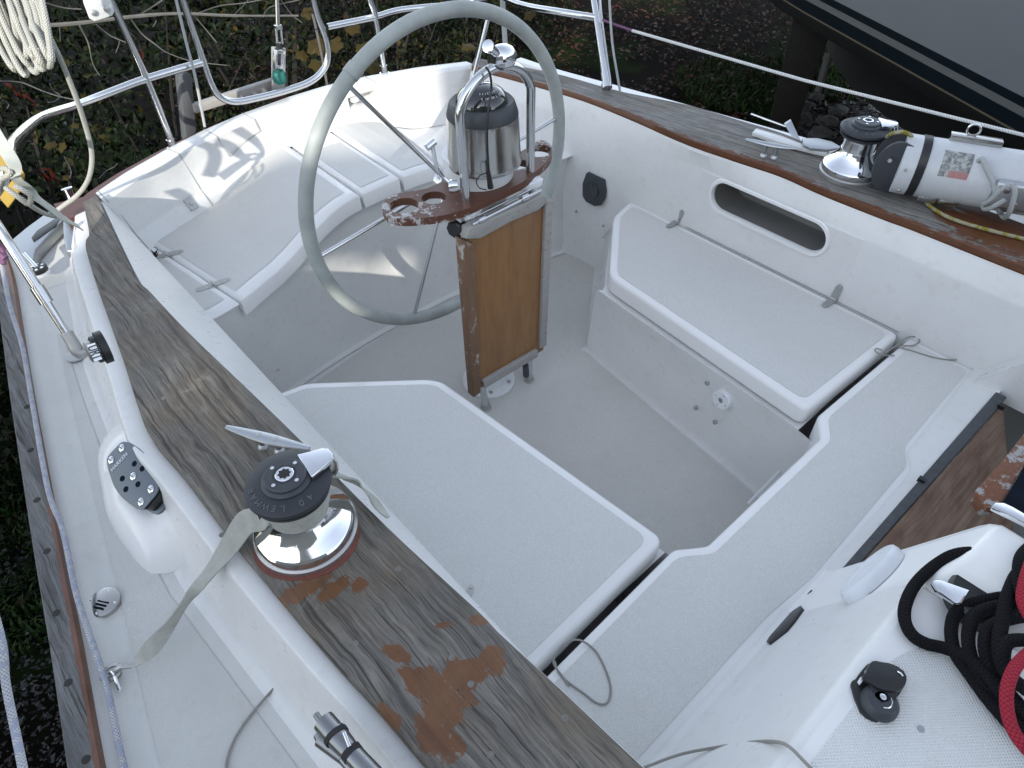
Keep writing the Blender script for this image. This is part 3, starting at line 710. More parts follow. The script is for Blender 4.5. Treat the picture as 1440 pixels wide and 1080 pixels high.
# moulded pod that carries the turning block
pb0=V((-1.165,.36,.705)); pn=V((-.52,-.12,.86)).normalized()
base=[at(x,y,z=DZ-.003) for x,y in [(146,700),(140,640),(165,600),(215,585),(255,640),(300,745),(330,800),(262,800),(215,808),(180,775),(152,730)]]
topo=[atp(x,y,pb0-pn*.035,pn) for x,y in [(158,672),(150,645),(172,617),(206,625),(222,645),(237,672),(240,690),(234,715),(210,722),(180,700),(165,688)]]
m=M(); c0=sum(topo,V((0,0,0)))/len(topo)
b1=resamp(cr(base,4,True)+[base[0]],45)[:-1]; t1=resamp(cr(topo,4,True)+[topo[0]],45)[:-1]
rows=[b1,[a.lerp(b,.12)+V((0,0,.012)) for a,b in zip(b1,t1)],[a.lerp(b,.6)+V((0,0,.02)) for a,b in zip(b1,t1)],[a.lerp(b,.95)+V((0,0,.006)) for a,b in zip(b1,t1)],t1]
m.grid(rows,closed_v=True); m.add(t1,[tuple(range(len(t1)))]); part(m,'turning_block_pod','gelcoat_gloss',sharp=70)
# ================================================================== FITTINGS
def text(s,size,p,xd,up,mat,parent,name='lettering',ext=.0005,align='CENTER'):
    cu=bpy.data.curves.new('t','FONT'); cu.body=s; cu.size=size; cu.extrude=ext; cu.align_x=align; cu.align_y='CENTER'
    to=bpy.data.objects.new('t',cu); col.objects.link(to)
    dg=bpy.context.evaluated_depsgraph_get(); me=bpy.data.meshes.new_from_object(to.evaluated_get(dg))
    bpy.data.objects.remove(to); bpy.data.curves.remove(cu)
    xd=V(xd).normalized(); n=xd.cross(V(up)).normalized(); yd=n.cross(xd)
    mt=Matrix((xd,yd,n)).transposed().to_4x4(); org=V(parent.get('_o',(0,0,0))); mt.translation=V(p)-org
    me.transform(mt); me.materials.clear(); me.materials.append(MT[mat]); me.name=name
    o=bpy.data.objects.new(name,me); col.objects.link(o); o.parent=parent; o['_o']=tuple(org); return o
def ribbon(m,pts,w,ns,thick=.0016,k=6):
    P=cr(pts,k); n=len(P)
    W=[w]*len(pts) if not isinstance(w,list) else w
    Wv=[cr([V((a,0,0)) for a in W],k)][0]; N=cr(ns,k); rows=[];L=0
    for i in range(n):
        d=(P[min(n-1,i+1)]-P[max(0,i-1)]).normalized(); nn=(N[i]-d*N[i].dot(d)).normalized(); b=d.cross(nn)
        if i: L+=(P[i]-P[i-1]).length
        h=Wv[i].x/2
        rows.append([P[i]+b*h+nn*thick,P[i]+nn*thick*1.6,P[i]-b*h+nn*thick,P[i]-b*h-nn*thick,P[i]-nn*thick*.4,P[i]+b*h-nn*thick])
    m.grid(rows,closed_v=True); m.add(rows[0],[tuple(range(6))]); m.add(rows[-1],[tuple(range(5,-1,-1))]); return m
# ---- winches
def winch(c,label,armdir,wrapped,xa):
    c=V(c); t=thing('winch',c,label,'winch',None)
    Z=V((0,0,1)); up=lambda h:c+Z*h
    m=M(); m.lathe([(.093,-.001),(.093,.010),(.089,.013)],c,Z,48); m.build('base_ring','weathered_bronze',t)
    m=M(); m.lathe([(.0885,.011),(.0895,.018),(.0885,.030),(.0865,.033),(.0850,.0345),(.072,.046),(.060,.058),(.053,.070),(.050,.080)],c,Z,64); m.build('skirt','chrome',t,sharp=28)
    m=M(); m.lathe([(.049,.078),(.0475,.090),(.0475,.112),(.050,.124),(.054,.128)],c,Z,48); m.build('drum','stainless' if not wrapped else 'stainless',t)
    # rubber self tailing jaws: two discs
    m=M(); m.lathe([(.050,.120),(.062,.122),(.0665,.126),(.0665,.1305),(.055,.1335),(.045,.134)],c,Z,56); m.build('lower_jaw','winch_rubber',t)
    m=M(); m.lathe([(.045,.1345),(.060,.1350),(.070,.138),(.0722,.1425),(.0712,.147),(.066,.150),(.052,.153),(.040,.155)],c,Z,56); uj=m.build('upper_jaw','winch_rubber',t)
    m=M(); m.lathe([(.042,.152),(.042,.1575),(.0395,.1605),(.036,.162),(.0355,.166),(.033,.168),(.020,.1685),(.0185,.1665)],c,Z,48); tc=m.build('top_cap','dark_grey_plastic',t)
    m=M(); m.lathe([(.0155,.1665),(.0155,.1695),(.0145,.1702),(.0118,.1702)],c,Z,32); m.build('socket_ring','chrome',tc)
    m=M(); a8=[up(.1704)+V((math.cos(a),math.sin(a),0))*(.0118 if k%2 else .0088) for k,a in enumerate([2*math.pi*k/16 for k in range(16)])]; m.prism(a8,(0,0,-.002)); m.build('socket','dark_gap',tc)
    for k in range(4):
        a=R(20+90*k); m=M(); m.lathe([(.0035,0),(.0035,.0012),(.0015,.0012),(.0015,.0004)],up(.1685)+V((math.cos(a),math.sin(a),0))*.0265,Z,12); m.build('screw','chrome',tc)
    # stripper arm
    ad=V(armdir).normalized(); sd_=Z.cross(ad)
    m=M(); o=[(.034,-.030),(.034,.030),(.052,.024),(.075,.018),(.083,.010),(.085,-.004),(.080,-.014),(.06,-.022)]
    m.prism([up(.1665)+ad*a+sd_*b for a,b in o],(0,0,-.010)); m.build('stripper_arm','chrome',t,bevel=.0022,bseg=3)
    m=M(); ra=[[up(h)+ad*(r+.003)+sd_*b,up(h)+ad*(r+.003)-sd_*b,up(h)+ad*(r-.004)-sd_*b,up(h)+ad*(r-.004)+sd_*b] for h,r,b in ((.164,.080,.013),(.150,.084,.014),(.132,.082,.015),(.118,.074,.012),(.112,.066,.009))]
    m.grid(ra,closed_v=True); m.add(ra[0],[(0,1,2,3)]); m.add(ra[-1],[(3,2,1,0)]); m.build('stripper_hook','chrome',t,bevel=.001)
    # moulded lettering round the jaw
    def ring(s,a0,step,size,rad):
        for k,ch in enumerate(s):
            a=R(a0-step*k); rd=V((math.cos(a),math.sin(a),0)); xd=V((math.sin(a),-math.cos(a),0))
            text(ch,size,up(.1515)+rd*rad,xd,rd+V((0,0,-.18)),'letter_grey',uj,ext=.0014)
    fa=math.degrees(math.atan2(CAM.y-c.y,CAM.x-c.x))
    ring('LEWMAR',fa-20,-17.0,.020,.0625) if False else ring('LEWMAR',fa-22,15.0,.016,.0570)
    ring('40',fa+24,16,.016,.0570); ring('ST',fa+140,14,.013,.0570)
    return t
wl=winch((-.966,-.142,ZC),'large chrome winch wrapped with dirty canvas webbing on the starboard coaming',(.93,-.1,0),True,(1,0,0))
wr=winch((.962,-.130,ZC),'chrome winch with bare drum on the port coaming beside the boom end',(.6,-.75,0),False,(1,0,0))
for o_ in (wl,wr): o_['group']='chrome self tailing cockpit winches'
# red sealant under starboard winch base
m=M(); m.lathe([(.0955,-.002),(.0945,.0012)],(-.970,-.149,ZC),(0,0,1),40,rfun=lambda a,z:1+.03*math.sin(3*a+1)); m.build('bedding_compound','sealant_red',wl)
# ---- canvas webbing on the winch
wb=thing('canvas_strap',(-.966,-.142,ZC+.08),'dirty white canvas strap wrapped on the near winch and snapped to the deck','strap')
c=V((-.966,-.142,ZC))
for i,(h,dr,tl,ph) in enumerate(((.086,.052,.004,0),(.098,.0535,-.006,1.2),(.110,.0545,.008,2.2),(.103,.0575,.010,4.0))):
    pts=[c+V((math.cos(a)*dr,math.sin(a)*dr,h+tl*math.sin(a+ph))) for a in [2*math.pi*k/16 for k in range(17)]]
    m=M(); ribbon(m,pts,.020,[(p-c).to_2d().to_3d().normalized() for p in pts],.0018,3); m.build('wrap','canvas',wb)
s0=at(352,728,z=.835)
pts=[c+V((-.045,.035,.10)),c+V((-.060,.005,.095)),at(345,735,z=.822),at(322,768,z=.765),at(292,808,z=.715),at(262,845,z=.67),at(238,880,z=.64),at(210,914,z=.615),at(187,935,z=.588)]
ns=[V((-1,.2,.4)),V((-1,-.2,.5)),V((-.9,-.3,.6)),V((-.8,-.3,.7)),V((-.3,-.1,.95)),V((.5,-.7,.4)),V((.3,-.9,.3)),V((-.5,-.5,.7)),V((-.2,-.2,1))]
m=M(); ribbon(m,pts,[.032,.038,.042,.038,.026,.020,.026,.030,.010],ns,.0015); m.build('tail','canvas',wb)
pts2=[c+V((.045,.035,.10)),at(478,668,z=.84),at(500,680,z=.80),at(520,697,z=.77),at(535,716,z=.752),at(546,728,z=.749)]
m=M(); ribbon(m,pts2,[.03,.034,.034,.030,.018,.006],[V((.5,.5,1))]*6,.0016); m.build('tail','canvas',wb)
# ---- snap shackle and deck eye
p=at(160,950,z=DZ+.004); q=at(186,937,z=.586)
sh=thing('snap_shackle',p,'small steel snap shackle clipped to a deck eye','shackle')
d=(q-p).normalized()
m=M(); ring=[p+V((math.cos(a)*.016,math.sin(a)*.013,.012)) for a in [2*math.pi*k/20 for k in range(20)]]; m.tube(ring,.0038,8,closed=True); m.build('jaw','weathered_bronze',sh)
m=M(); m.tube([p+d*.012+V((0,0,.012)),p+d*.03+V((0,0,.014)),q],[.006,.0055,.004],10); m.build('swivel','weathered_bronze',sh)
m=M(); a_=at(165,955,z=DZ+.012); b_=at(168,970,z=DZ+.008); m.tube([p+V((0,0,.014)),a_+V((0,0,.01)),b_],[.0035,.0035,.004],8); m.tube([b_+V((math.cos(t)*.004,math.sin(t)*.004,.002)) for t in [2*math.pi*k/10 for k in range(10)]],.0012,6,closed=True); m.build('pin','stainless',sh)
m=M(); m.lathe([(.012,0),(.012,.002),(.009,.003)],p+V((.002,0,-.002)),(0,0,1),20); m.tube([p+V((-.008,0,0)),p+V((-.006,0,.010)),p+V((.006,0,.010)),p+V((.008,0,0))],.0022,8,sub=4); m.build('deck_eye','stainless',sh)
# ---- horn cleats
def cleat(a,b,zb,label,mat):
    a,b=V(a),V(b); c=(a+b)/2; L=(b-a).length/2; d=(b-a).normalized(); s=V((0,0,1)).cross(d)
    t=thing('cleat',V3(c,zb),label,'cleat','jam cleats on the coaming caps')
    m=M(); rows=[]
    for k in range(17):
        u=-1+k/8; w=.0115*(1-.75*abs(u)**1.6)+.0018; h=.0065*(1-.6*abs(u)**2); z=c.z+.004*u*u
        rows.append([V((c.x,c.y,z))+d*L*u+s*w*math.cos(q)+V((0,0,h*math.sin(q))) for q in [2*math.pi*i/12 for i in range(12)]])
    m.grid(rows,closed_v=True); m.add(rows[0],[tuple(range(12))]); m.add(rows[-1],[tuple(range(11,-1,-1))]); m.build('horn',mat,t)
    for u in (-.2,.2):
        m=M(); p=V((c.x,c.y,zb))+d*L*u; m.lathe([(.012,0),(.011,.003),(.007,.008),(.007,c.z-zb)],p,(0,0,1),16); m.build('foot',mat,t)
        m=M(); m.lathe([(.0062,0),(.0062,.0012),(.003,.0018)],V((c.x,c.y,c.z+.0052))+d*L*u,(0,0,1),14); m.build('screw','weathered_bronze',t)
cleat(at(319,602,z=.775),at(436,632,z=.775),ZC,'polished steel cleat between wheel and near winch, starboard cap','dull_aluminium')
cleat(at(1048,197,z=.785),at(1124,211,z=.785),ZC,'grey horn cleat on the silvered port cap beside the far winch','dull_aluminium')
# ---- turning block with logo
tb=thing('turning_block',pb0,'grey oval turning block with five holes beside the teak coaming','turning block')
o=[(150,650),(153,640),(163,629),(173,621),(189,626),(207,642),(218,662),(222,680),(221,692),(210,706),(198,717),(180,707),(166,693),(157,676)]
pl=[atp(x,y,pb0,pn) for x,y in o]; pl=cr(pl,3,True)
m=M(); m.prism(pl,-pn*.0035); m.build('cheek_plate','grey_anodised',tb,bevel=.0008)
c0=sum(pl,V((0,0,0)))/len(pl); off=V((.004,-.006,0))
m=M(); m.prism([c0+(p-c0)*.97-pn*.0035 +off for p in pl],-pn*.022); m.build('sheave','black_plastic',tb)
m=M(); m.prism([c0+(p-c0)*1.05-pn*.026+off*1.5 for p in pl],-pn*.009); m.build('base_plate','grey_anodised',tb,bevel=.001)
for x,y in [(171,630),(156,647),(187,670),(212,688),(198,706)]:
    p=atp(x,y,pb0,pn); m=M(); m.lathe([(.0085,0),(.0085,.001),(.0062,.0026),(.002,.003)],p,pn,18); s_=m.build('screw','stainless',tb)
    m=M(); e=(atp(x+3,y+2,pb0,pn)-p).normalized(); f=pn.cross(e); m.prism([p+pn*.0034+e*i+f*j for i,j in ((-.005,-.0008),(.005,-.0008),(.005,.0008),(-.005,.0008))],-pn*.001); m.build('slot','dark_gap',s_)
for x,y in [(189,652),(200,659),(172,673),(177,688),(194,681)]:
    p=atp(x,y,pb0,pn); m=M(); m.lathe([(.0062,.0),(.0062,.0006),(.0050,.0006)],p,pn,18); m.build('hole','dark_interior',tb)
p=atp(168,650,pb0,pn)+pn*.0006; xd=atp(178,640,pb0,pn)-atp(161,659,pb0,pn); text('HARKEN',.0125,p,-xd if False else xd,atp(160,640,pb0,pn)-p,'white_plastic',tb,ext=.0003)
# ---- round deck drain / vent
p=at(145,847,z=DZ+.006); dv=thing('deck_vent',p,'round steel vent plate with slots in the side deck','vent')
m=M(); m.lathe([(.0315,-.012),(.0315,0),(.0315,.0015),(.028,.0030),(0,.0034)],p,(0,0,1),36); m.build('plate','brushed_steel',dv)
e=(at(160,830,z=DZ)-p).normalized(); f=V((-e.y,e.x,0))
for k in range(5):
    m=M(); q=p+e*((k-2)*.0072)*1.0+V((0,0,.0036)); h=.013-.0012*abs(k-2); q+=-f*.002
    m.prism([q+e*a*.0019+f*b for a,b in ((-1,-h),(1,-h),(1,h),(-1,h))],(0,0,-.001)); m.build('slot','dark_interior',dv)
for a in (45,135,225,315):
    m=M(); m.lathe([(.003,0),(.002,.001)],p+V((math.cos(R(a)),math.sin(R(a)),0))*.0245+V((0,0,.0028)),(0,0,1),10); m.build('screw','chrome',dv)
# ---- hose fitting elbow and tube on side deck
fp=V((-1.085,.965,.64)); 
el=thing('stern_tube',at(105,495,z=.62),'stainless tube joined to an elbow on the coaming side','tube')
e0=at(112,497,z=.625); e1=at(0,322,z=.93); ex=at(66,423,z=.735)
e1=e0+(at(0,322,d=1)-CAM).normalized()*0+ (at(-15,300,z=.95)-e0)
def onl(x,y): # point of the line e0-e1 nearest the ray
    r=ray(x,y); d=e1-e0; w0=CAM-e0; a=r.dot(r);b=r.dot(d);c=d.dot(d);D=r.dot(w0);E=d.dot(w0); t=(a*E-b*D)/(a*c-b*b); return e0+d*t
m=M(); m.tube([onl(60,418),e1],.0125,20); m.build('tube','stainless',el)
m=M(); m.tube([onl(52,403),onl(66,426)],.0165,20); m.build('clamp','stainless',el,sharp=20)
m=M(); m.tube([onl(64,424),onl(96,475)],.0105,20); m.build('inner_tube','stainless',el)
m=M(); m.tube([onl(92,468),onl(108,492)],.0150,20); m.tube([onl(100,480),e0,at(130,490,z=.625)],[.0148,.015,.012],16,sub=4); m.build('elbow','weathered_bronze',el)
m=M(); m.lathe([(.028,0),(.028,.003),(.02,.004)],at(108,500,z=DZ),(0,0,1),24); m.build('base','weathered_bronze',el)
fc=at(140,490,X=-1.092); fn=V((-1,.02,.10)).normalized()
m=M(); m.lathe([(.029,-.012),(.029,0),(.024,.001),(.024,.008),(.021,.010)],fc,fn,36); m.build('flange','black_plastic',el)
m=M(); m.lathe([(.019,.008),(.019,.018),(.015,.020)],fc,fn,30); fl=m.build('collar','weathered_bronze',el)
m=M(); aa=[fc+fn*.0125]; 
lp=fc+V((-.012,-.026,.012))+fn*.010; lx=V((.15,.75,.55)); 
sx_=(at(137,504,z=.63)-at(129,486,z=.63)).normalized(); sn=(CAM-fc).normalized(); lu=sn.cross(sx_)
lc=at(133,495,X=-1.122)
m.prism([lc+sx_*a+lu*b for a,b in ((-.0145,-.006),(.0145,-.006),(.0145,.006),(-.0145,.006))],-sn*.0015); lb=m.build('label_plate','white_plastic',el)
text('UR1',.013,lc+sn*.0006,sx_,lu,'black_plastic',lb,ext=.0002)
# small oval transducer on the coaming side
pv=V((-1.05,.95,.66)); nv=V((-1,-.15,.35)).normalized(); pv=atp(118,402,(-1.0,1.05,.66),nv)
m=M(); u1=(atp(122,420,pv,nv)-atp(114,380,pv,nv)); w1_=nv.cross(u1.normalized()); m.prism([pv+u1*.5*math.cos(a)+w1_*.018*math.sin(a)+nv*.004 for a in [2*math.pi*k/24 for k in range(24)]],-nv*.006)
o=m.build('oval_plate','grey_anodised'); o.location=(0,0,0); meta(o,'small oval plate on the outside of the starboard coaming near the stern','plate')
# ---- turnbuckle bundle lying on the deck
tk=thing('turnbuckle',at(480,1050,z=.60),'grey steel turnbuckles lying against the coaming on the side deck','turnbuckle')
def seg(m,a,b,r0,r1=None,za=.782,zb=.782,s=16): m.tube([at(*a,z=za),at(*b,z=zb)],[r0,r1 or r0],s)
m=M(); seg(m,(444,1004),(455,1020),.0045); seg(m,(455,1014),(474,1036),.0160); seg(m,(470,1031),(500,1066),.0172,.013); m.build('barrel','dull_steel',tk)
m=M(); seg(m,(471,1032),(475,1038),.0182); m.build('collar','dark_gap',tk)
m=M(); seg(m,(493,1057),(590,1160),.0145); m.build('rod','dull_steel',tk)
m=M(); seg(m,(492,1055),(498,1063),.0152); m.build('collar','dark_gap',tk)
m=M(); seg(m,(447,1032),(456,1044),.007,.011,.762,.762); seg(m,(452,1038),(484,1064),.013,.011,.762,.762); seg(m,(480,1060),(590,1190),.010,None,.762,.762); m.build('rod','dull_steel',tk)
m=M(); seg(m,(484,1030),(492,1050),.003,None,.800,.798); m.build('pin','chrome',tk)
# ---- thin cord on deck, split pin
cp_=thing('pinned_lanyard',at(410,945,z=DZ),'thin pale cord looping over the side deck from a pin','cord')
m=M(); m.tube([at(415,944,z=.572),at(398,955,z=.565),at(370,985,z=.562),at(343,1018,z=.562),at(325,1050,z=.562),at(318,1085,z=.562),at(330,1130,z=.562)],.0024,8,sub=6); m.build('cord','grey_cord',cp_)
m=M(); m.tube([at(400,943,X=-1.170),at(414,940,X=-1.168),at(424,946,X=-1.168),at(431,955,X=-1.168)],.0035,8,sub=4); m.build('pin','weathered_bronze',cp_)
m=M(); m.tube([at(396+6*math.cos(a),944+4*math.sin(a)+k,z=.575) for k,a in enumerate([i*1.3 for i in range(12)])],.0018,6,sub=3); m.build('knot','white_rope',cp_)
# ---- ropes along the starboard rail
def lone(name,m,mat,label,cat,group=None,loc=None,**k):
    c=loc or sum(m.v,V((0,0,0)))/len(m.v); e={'_o':tuple(c)}
    class D(dict): pass
    o=m.build(name,mat,None,**k)
    me=o.data; me.transform(Matrix.Translation(-c)); o.location=c
    return meta(o,label,cat,group)
m=M(); m.tube([at(3,372,z=.78),at(14,430,z=.72),at(32,490,z=.66),at(46,570,z=.61),at(68,690,z=.605),at(88,745,z=.60),at(106,830,z=.60),at(125,890,z=.59),at(150,965,z=.585),at(170,1060,z=.58),at(195,1160,z=.575)],.0056,10,sub=6)
lone('jib_sheet',m,'white_blue_rope','white and blue braided rope lying along the starboard toe rail','rope')
m=M(); m.tube([at(-20,820,d=1.15),at(3,905,d=1.1),at(8,960,d=1.08),at(22,1030,d=1.05),at(34,1090,d=1.0),at(45,1150,d=1.0)],.0062,10,sub=6)
lone('dock_line',m,'white_blue_rope','thick braided rope hanging outside the hull at the lower left','rope')
# ---- stern chock casting, round block, roller
ck=thing('stern_chock',at(70,330,z=DZ),'cast aluminium fairlead on the starboard quarter','fairlead')
def zp(lst,z): return [at(x,y,z=z) for x,y in lst]
m=M(); m.prism(zp([(12,340),(36,320),(66,298),(88,286),(106,283),(104,296),(80,318),(50,350),(44,372),(24,366)],.60),(0,0,-.04)); cb=m.build('body','dull_aluminium',ck,bevel=.006,bseg=3)
m=M(); m.prism(zp([(44,334),(52,324),(76,308),(84,308),(78,318),(56,334),(47,340)],.602),(0,0,-.008)); m.build('slot','black_plastic',cb,bevel=.001)
m=M(); m.prism(zp([(88,300),(112,292),(117,318),(112,345),(102,352),(92,352),(88,325)],.63),(0,0,-.05)); m.build('jaw','dull_aluminium',ck,bevel=.006,bseg=3)
m=M(); m.lathe([(.018,0),(.018,.045),(.015,.047)],at(103,282,z=.60),(0,.15,1),24); m.build('roller','chrome',ck)
bl=thing('ring_block',at(52,375,z=.60),'round black block with white holes at the starboard quarter','block')
pc_=at(52,376,z=.61); m=M(); m.lathe([(.026,-.012),(.026,0),(.024,.002),(0,.002)],pc_,(0,0,1),30); bb=m.build('cheek','black_plastic',bl)
for k in range(6):
    a=R(60*k+10); m=M(); m.lathe([(.0045,0),(.0045,.0006),(0,.0006)],pc_+V((math.cos(a)*.0165,math.sin(a)*.0165,.002)),(0,0,1),12); m.build('hole','white_plastic',bb)
m=M(); m.tube([at(34,357,z=.625),at(52,376,z=.618)],.006,10); m.build('shackle','stainless',bl)
m=M(); m.lathe([(.028,-.022),(.028,-.013)],pc_,(0,0,1),30); m.build('sheave','white_plastic',bl)
# ---- speaker panel, round plate, bolts on port side
pp_=at(836,268,X=.772); ip=thing('ignition_panel',pp_,'dark grey plastic panel with a round knob on the port cockpit wall','panel')
o=[(827,242),(850,253),(852,270),(850,280),(845,289),(836,290),(824,284),(819,276),(819,258),(824,244)]
pl=[at(x,y,X=.768) for x,y in o]; m=M(); m.prism(pl,(.006,0,0)); m.build('plate','dark_grey_plastic',ip,bevel=.0015)
pk=at(834,267,X=.768); m=M(); m.lathe([(.031,0),(.031,.004),(.029,.0055),(0,.006)],pk,(-1,0,0),30); m.build('knob','dark_grey_plastic',ip)
m=M(); m.lathe([(.033,0),(.033,.0015),(.031,.0015)],pk,(-1,0,0),30); m.build('rim','dark_gap',ip)
m=M(); m.lathe([(.005,0),(.005,.001),(0,.001)],at(834,261,X=.762),(-1,0,0),12); m.build('keyhole','dark_gap',ip)
fp_=V((.31,at(1015,562,X=.33).y,0)); nf=V((-.985,.09,.12)).normalized()
rpx=V((.325,-.1,.2)); pq=atp(1015,562,(.300,-.27,.25),(-1,.1,.12))
sk=thing('round_fitting',pq,'round white fitting with a dark centre on the port seat front','fitting')
nf=V((-.99,.11,.09)).normalized()
m=M(); m.lathe([(.033,-.02),(.033,.004),(.031,.006),(.011,.006)],pq,nf,36); m.build('flange','white_plastic',sk)
m=M(); m.lathe([(.010,.0055),(.008,.0065),(0,.0065)],pq,nf,20); m.build('plug','weathered_bronze',sk)
for a in (30,120,210,300):
    u_=nf.orthogonal().normalized(); w_=nf.cross(u_); m=M(); m.lathe([(.003,0),(.002,.001)],pq+nf*.006+(u_*math.cos(R(a))+w_*math.sin(R(a)))*.022,nf,10); m.build('screw','weathered_bronze',sk)
for x,y,w_ in ((994,539,'highest of three bolts by the round white fitting'),(978,574,'left one of three bolts by the round white fitting'),(1005,594,'lowest of three bolts by the round white fitting')):
    p=atp(x,y,(.303,-.27,.25),(-1,.1,.12)); m=M(); m.lathe([(.0075,-.006),(.0075,.002),(.004,.004),(0,.004)],p,nf,14)
    lone('bolt_head',m,'weathered_bronze','steel bolt head, '+w_,'bolt','bolts in the cockpit walls',loc=p)
for x,y,w_ in ((810,298,'left and below the dark panel'),(848,318,'beside the aft corner of the port hatch'),(903,262,'above the aft end of the port hatch')):
    p=at(x,y,X=.773 if y>270 else .79); m=M(); m.lathe([(.0065,-.004),(.0055,.002),(.003,.0035),(0,.0035)],p,(-1,0,0),14)
    lone('bolt_head',m,'weathered_bronze','small bolt in port wall '+w_,'bolt','bolts in the cockpit walls',loc=p)
# ---- cords in the cockpit
m=M(); m.tube([at(1240,492,z=.425),at(1232,490,z=.432),at(1231,494,z=.43),at(1240,499,z=.424),at(1258,500,z=.424)],.002,6,sub=5)
m.tube([at(1244,497,z=.424),at(1262,485,z=.43),at(1275,475,z=.43),at(1288,474,z=.43),at(1293,480,z=.428),at(1283,486,z=.426),at(1262,486,z=.425),at(1285,494,z=.424),at(1320,504,z=.424),at(1352,505,z=.424),at(1385,492,z=.44),at(1415,473,z=.50),at(1445,450,z=.56),at(1480,420,z=.60)],.0022,8,sub=6)
lone('lanyard',m,'grey_cord','thin grey cord curling off the port hatch corner to the bulkhead','cord')
m=M(); m.tube([at(800,965,z=.424),at(790,950,z=.424),at(779,934,z=.426),at(781,921,z=.43),at(792,907,z=.436),at(807,900,z=.43),at(820,902,z=.426),at(837,915,z=.424),at(850,938,z=.424),at(858,962,z=.424),at(858,980,z=.424),at(851,990,z=.424),at(838,988,z=.424),at(822,976,z=.424),at(800,960,z=.424),at(785,945,z=.424),at(780,930,z=.426)],.0022,8,sub=6)
lone('lanyard',m,'grey_cord','thin grey cord loop lying on the starboard end of the bridge deck','cord')
m=M(); m.tube([at(893,1085,z=.55),at(912,1077,z=.52),at(960,1060,z=.52),at(1020,1049,z=.58),at(1065,1043,z=.66),at(1095,1044,z=.735),at(1112,1052,z=.757),at(1135,1075,z=.755),at(1160,1100,z=.755)],.0026,8,sub=6)
lone('lanyard',m,'grey_cord','grey cord running over the cabin edge at the bottom','cord')
# ================================================================== WHEEL, PEDESTAL, TABLE
WC=V((0,.6767,.7559)); TL=-.0175; RW=.5015-.019
wu=V((0,math.sin(TL),math.cos(TL))); wx=V((1,0,0)); wn=wx.cross(wu)
sw=thing('steering_wheel',WC,'large steel steering wheel with grey leather wrapped rim','steering wheel')
rim=[WC+wx*RW*math.cos(a)+wu*RW*math.sin(a) for a in [2*math.pi*k/120 for k in range(120)]]
m=M(); m.tube(rim,.0205,14,closed=True); rm=m.build('rim','leather',sw)
def onw(x,y):
    p=atp(x,y,WC,wn); d=p-WC; return math.atan2(d.dot(wu),d.x)
for x,y in ((490,92),):
    a=onw(x,y); m=M(); m.tube([WC+(wx*math.cos(a+q)+wu*math.sin(a+q))*RW for q in (-.030,-.015,0,.015,.030)],.0225,14); m.build('rim_seam','leather',rm)
a0=onw(445,360); import statistics
angs=[onw(x,y) for x,y in ((445,362),(580,448),(783,160),(688,15),(495,118))]
print('spoke angles',[round(math.degrees(a),1) for a in angs])
base=angs[0]; 
k6=[ (math.degrees(a)-60*round((math.degrees(a)-math.degrees(base))/60)) for a in angs]; bb_=sum(k6)/len(k6); print('base',bb_,k6)
for k in range(6):
    a=R(bb_+60*k); d=wx*math.cos(a)+wu*math.sin(a); m=M()
    m.tube([WC+d*.035+wn*-.03*0,WC+d*(RW-.018)],.0062,12); m.build('spoke','stainless',sw)
m=M(); m.lathe([(.045,-.02),(.048,-.012),(.048,.012),(.04,.02),(.02,.03),(0,.032)],WC,wn*-1,30); m.build('hub','stainless',sw)
# pedestal
PY=.50
pd=thing('steering_pedestal',(0,.53,0),'white steering pedestal with steel compass and tubular guard','pedestal')
fc_=V((0,.525,.004))
m=M(); m.lathe([(.098,0),(.098,.010),(.092,.015),(.062,.018)],fc_,(0,0,1),48); ff=m.build('foot_flange','white_paint_chipped',pd)
for a in (35,100,170,235,300):
    m=M(); m.lathe([(.008,0),(.008,.005),(.004,.007)],fc_+V((math.cos(R(a))*.080,math.sin(R(a))*.080,.014)),(0,0,1),8); m.build('bolt','weathered_bronze',ff)
m=M(); m.lathe([(.062,.015),(.058,.10),(.055,.50),(.060,.70),(.090,.80),(.100,.835),(.100,.91),(.096,.915)],V((0,PY+.02,0)),(0,0,1),48); m.build('column','white_plastic',pd)
cc=V((0,.49,0))
m=M(); m.lathe([(.093,.890),(.104,.893),(.1055,.898),(.1045,.907),(.102,.92),(.098,1.018),(.096,1.030),(.092,1.032)],cc,(0,0,1),64); cpn=m.build('compass_housing','brushed_steel',pd,sharp=30)
m=M(); m.lathe([(.097,1.028),(.0965,1.034),(.088,1.060),(.082,1.066),(.070,1.064)],cc,(0,0,1),64); m.build('compass_bezel','dark_grey_plastic',pd,sharp=30)
t=NT('compass_glass'); t.set(Roughness=.08); t.b.inputs['Base Color'].default_value=(.012,.014,.017,1); t.b.inputs['Coat Weight'].default_value=1
m=M(); m.lathe([(.071,1.060)]+[(.071*math.cos(R(a)),1.060+.048*math.sin(R(a))) for a in range(5,91,8)]+[(0,1.108)],cc,(0,0,1),48); dm=m.build('compass_dome','compass_glass',pd)
# compass card figures just proud of the dome, toward the fore side
def domept(az,el): return cc+V((.0716*math.cos(R(el))*math.sin(R(az)),-.0716*math.cos(R(el))*math.cos(R(az)),1.060+.0486*math.sin(R(el))))
for i,s_ in enumerate(['E','120','150','S','210']):
    az=-28-i*0+ (i-2)*16; az=-38+ (i)*14; p=domept(az,38); nrm=(p-cc-V((0,0,1.02))).normalized(); xd=V((math.cos(R(az)),math.sin(R(az)),0)); up_=nrm.cross(xd)
    text(s_,.0085,p+nrm*.0006,xd,up_,'white_plastic',dm,ext=.0001)
for i in range(9):
    az=-44+i*9; p=domept(az,50); q=domept(az,55); nrm=(p-cc-V((0,0,1.02))).normalized(); m=M(); m.tube([p,q],.0007,5); m.build('tick_mark','white_plastic',dm)
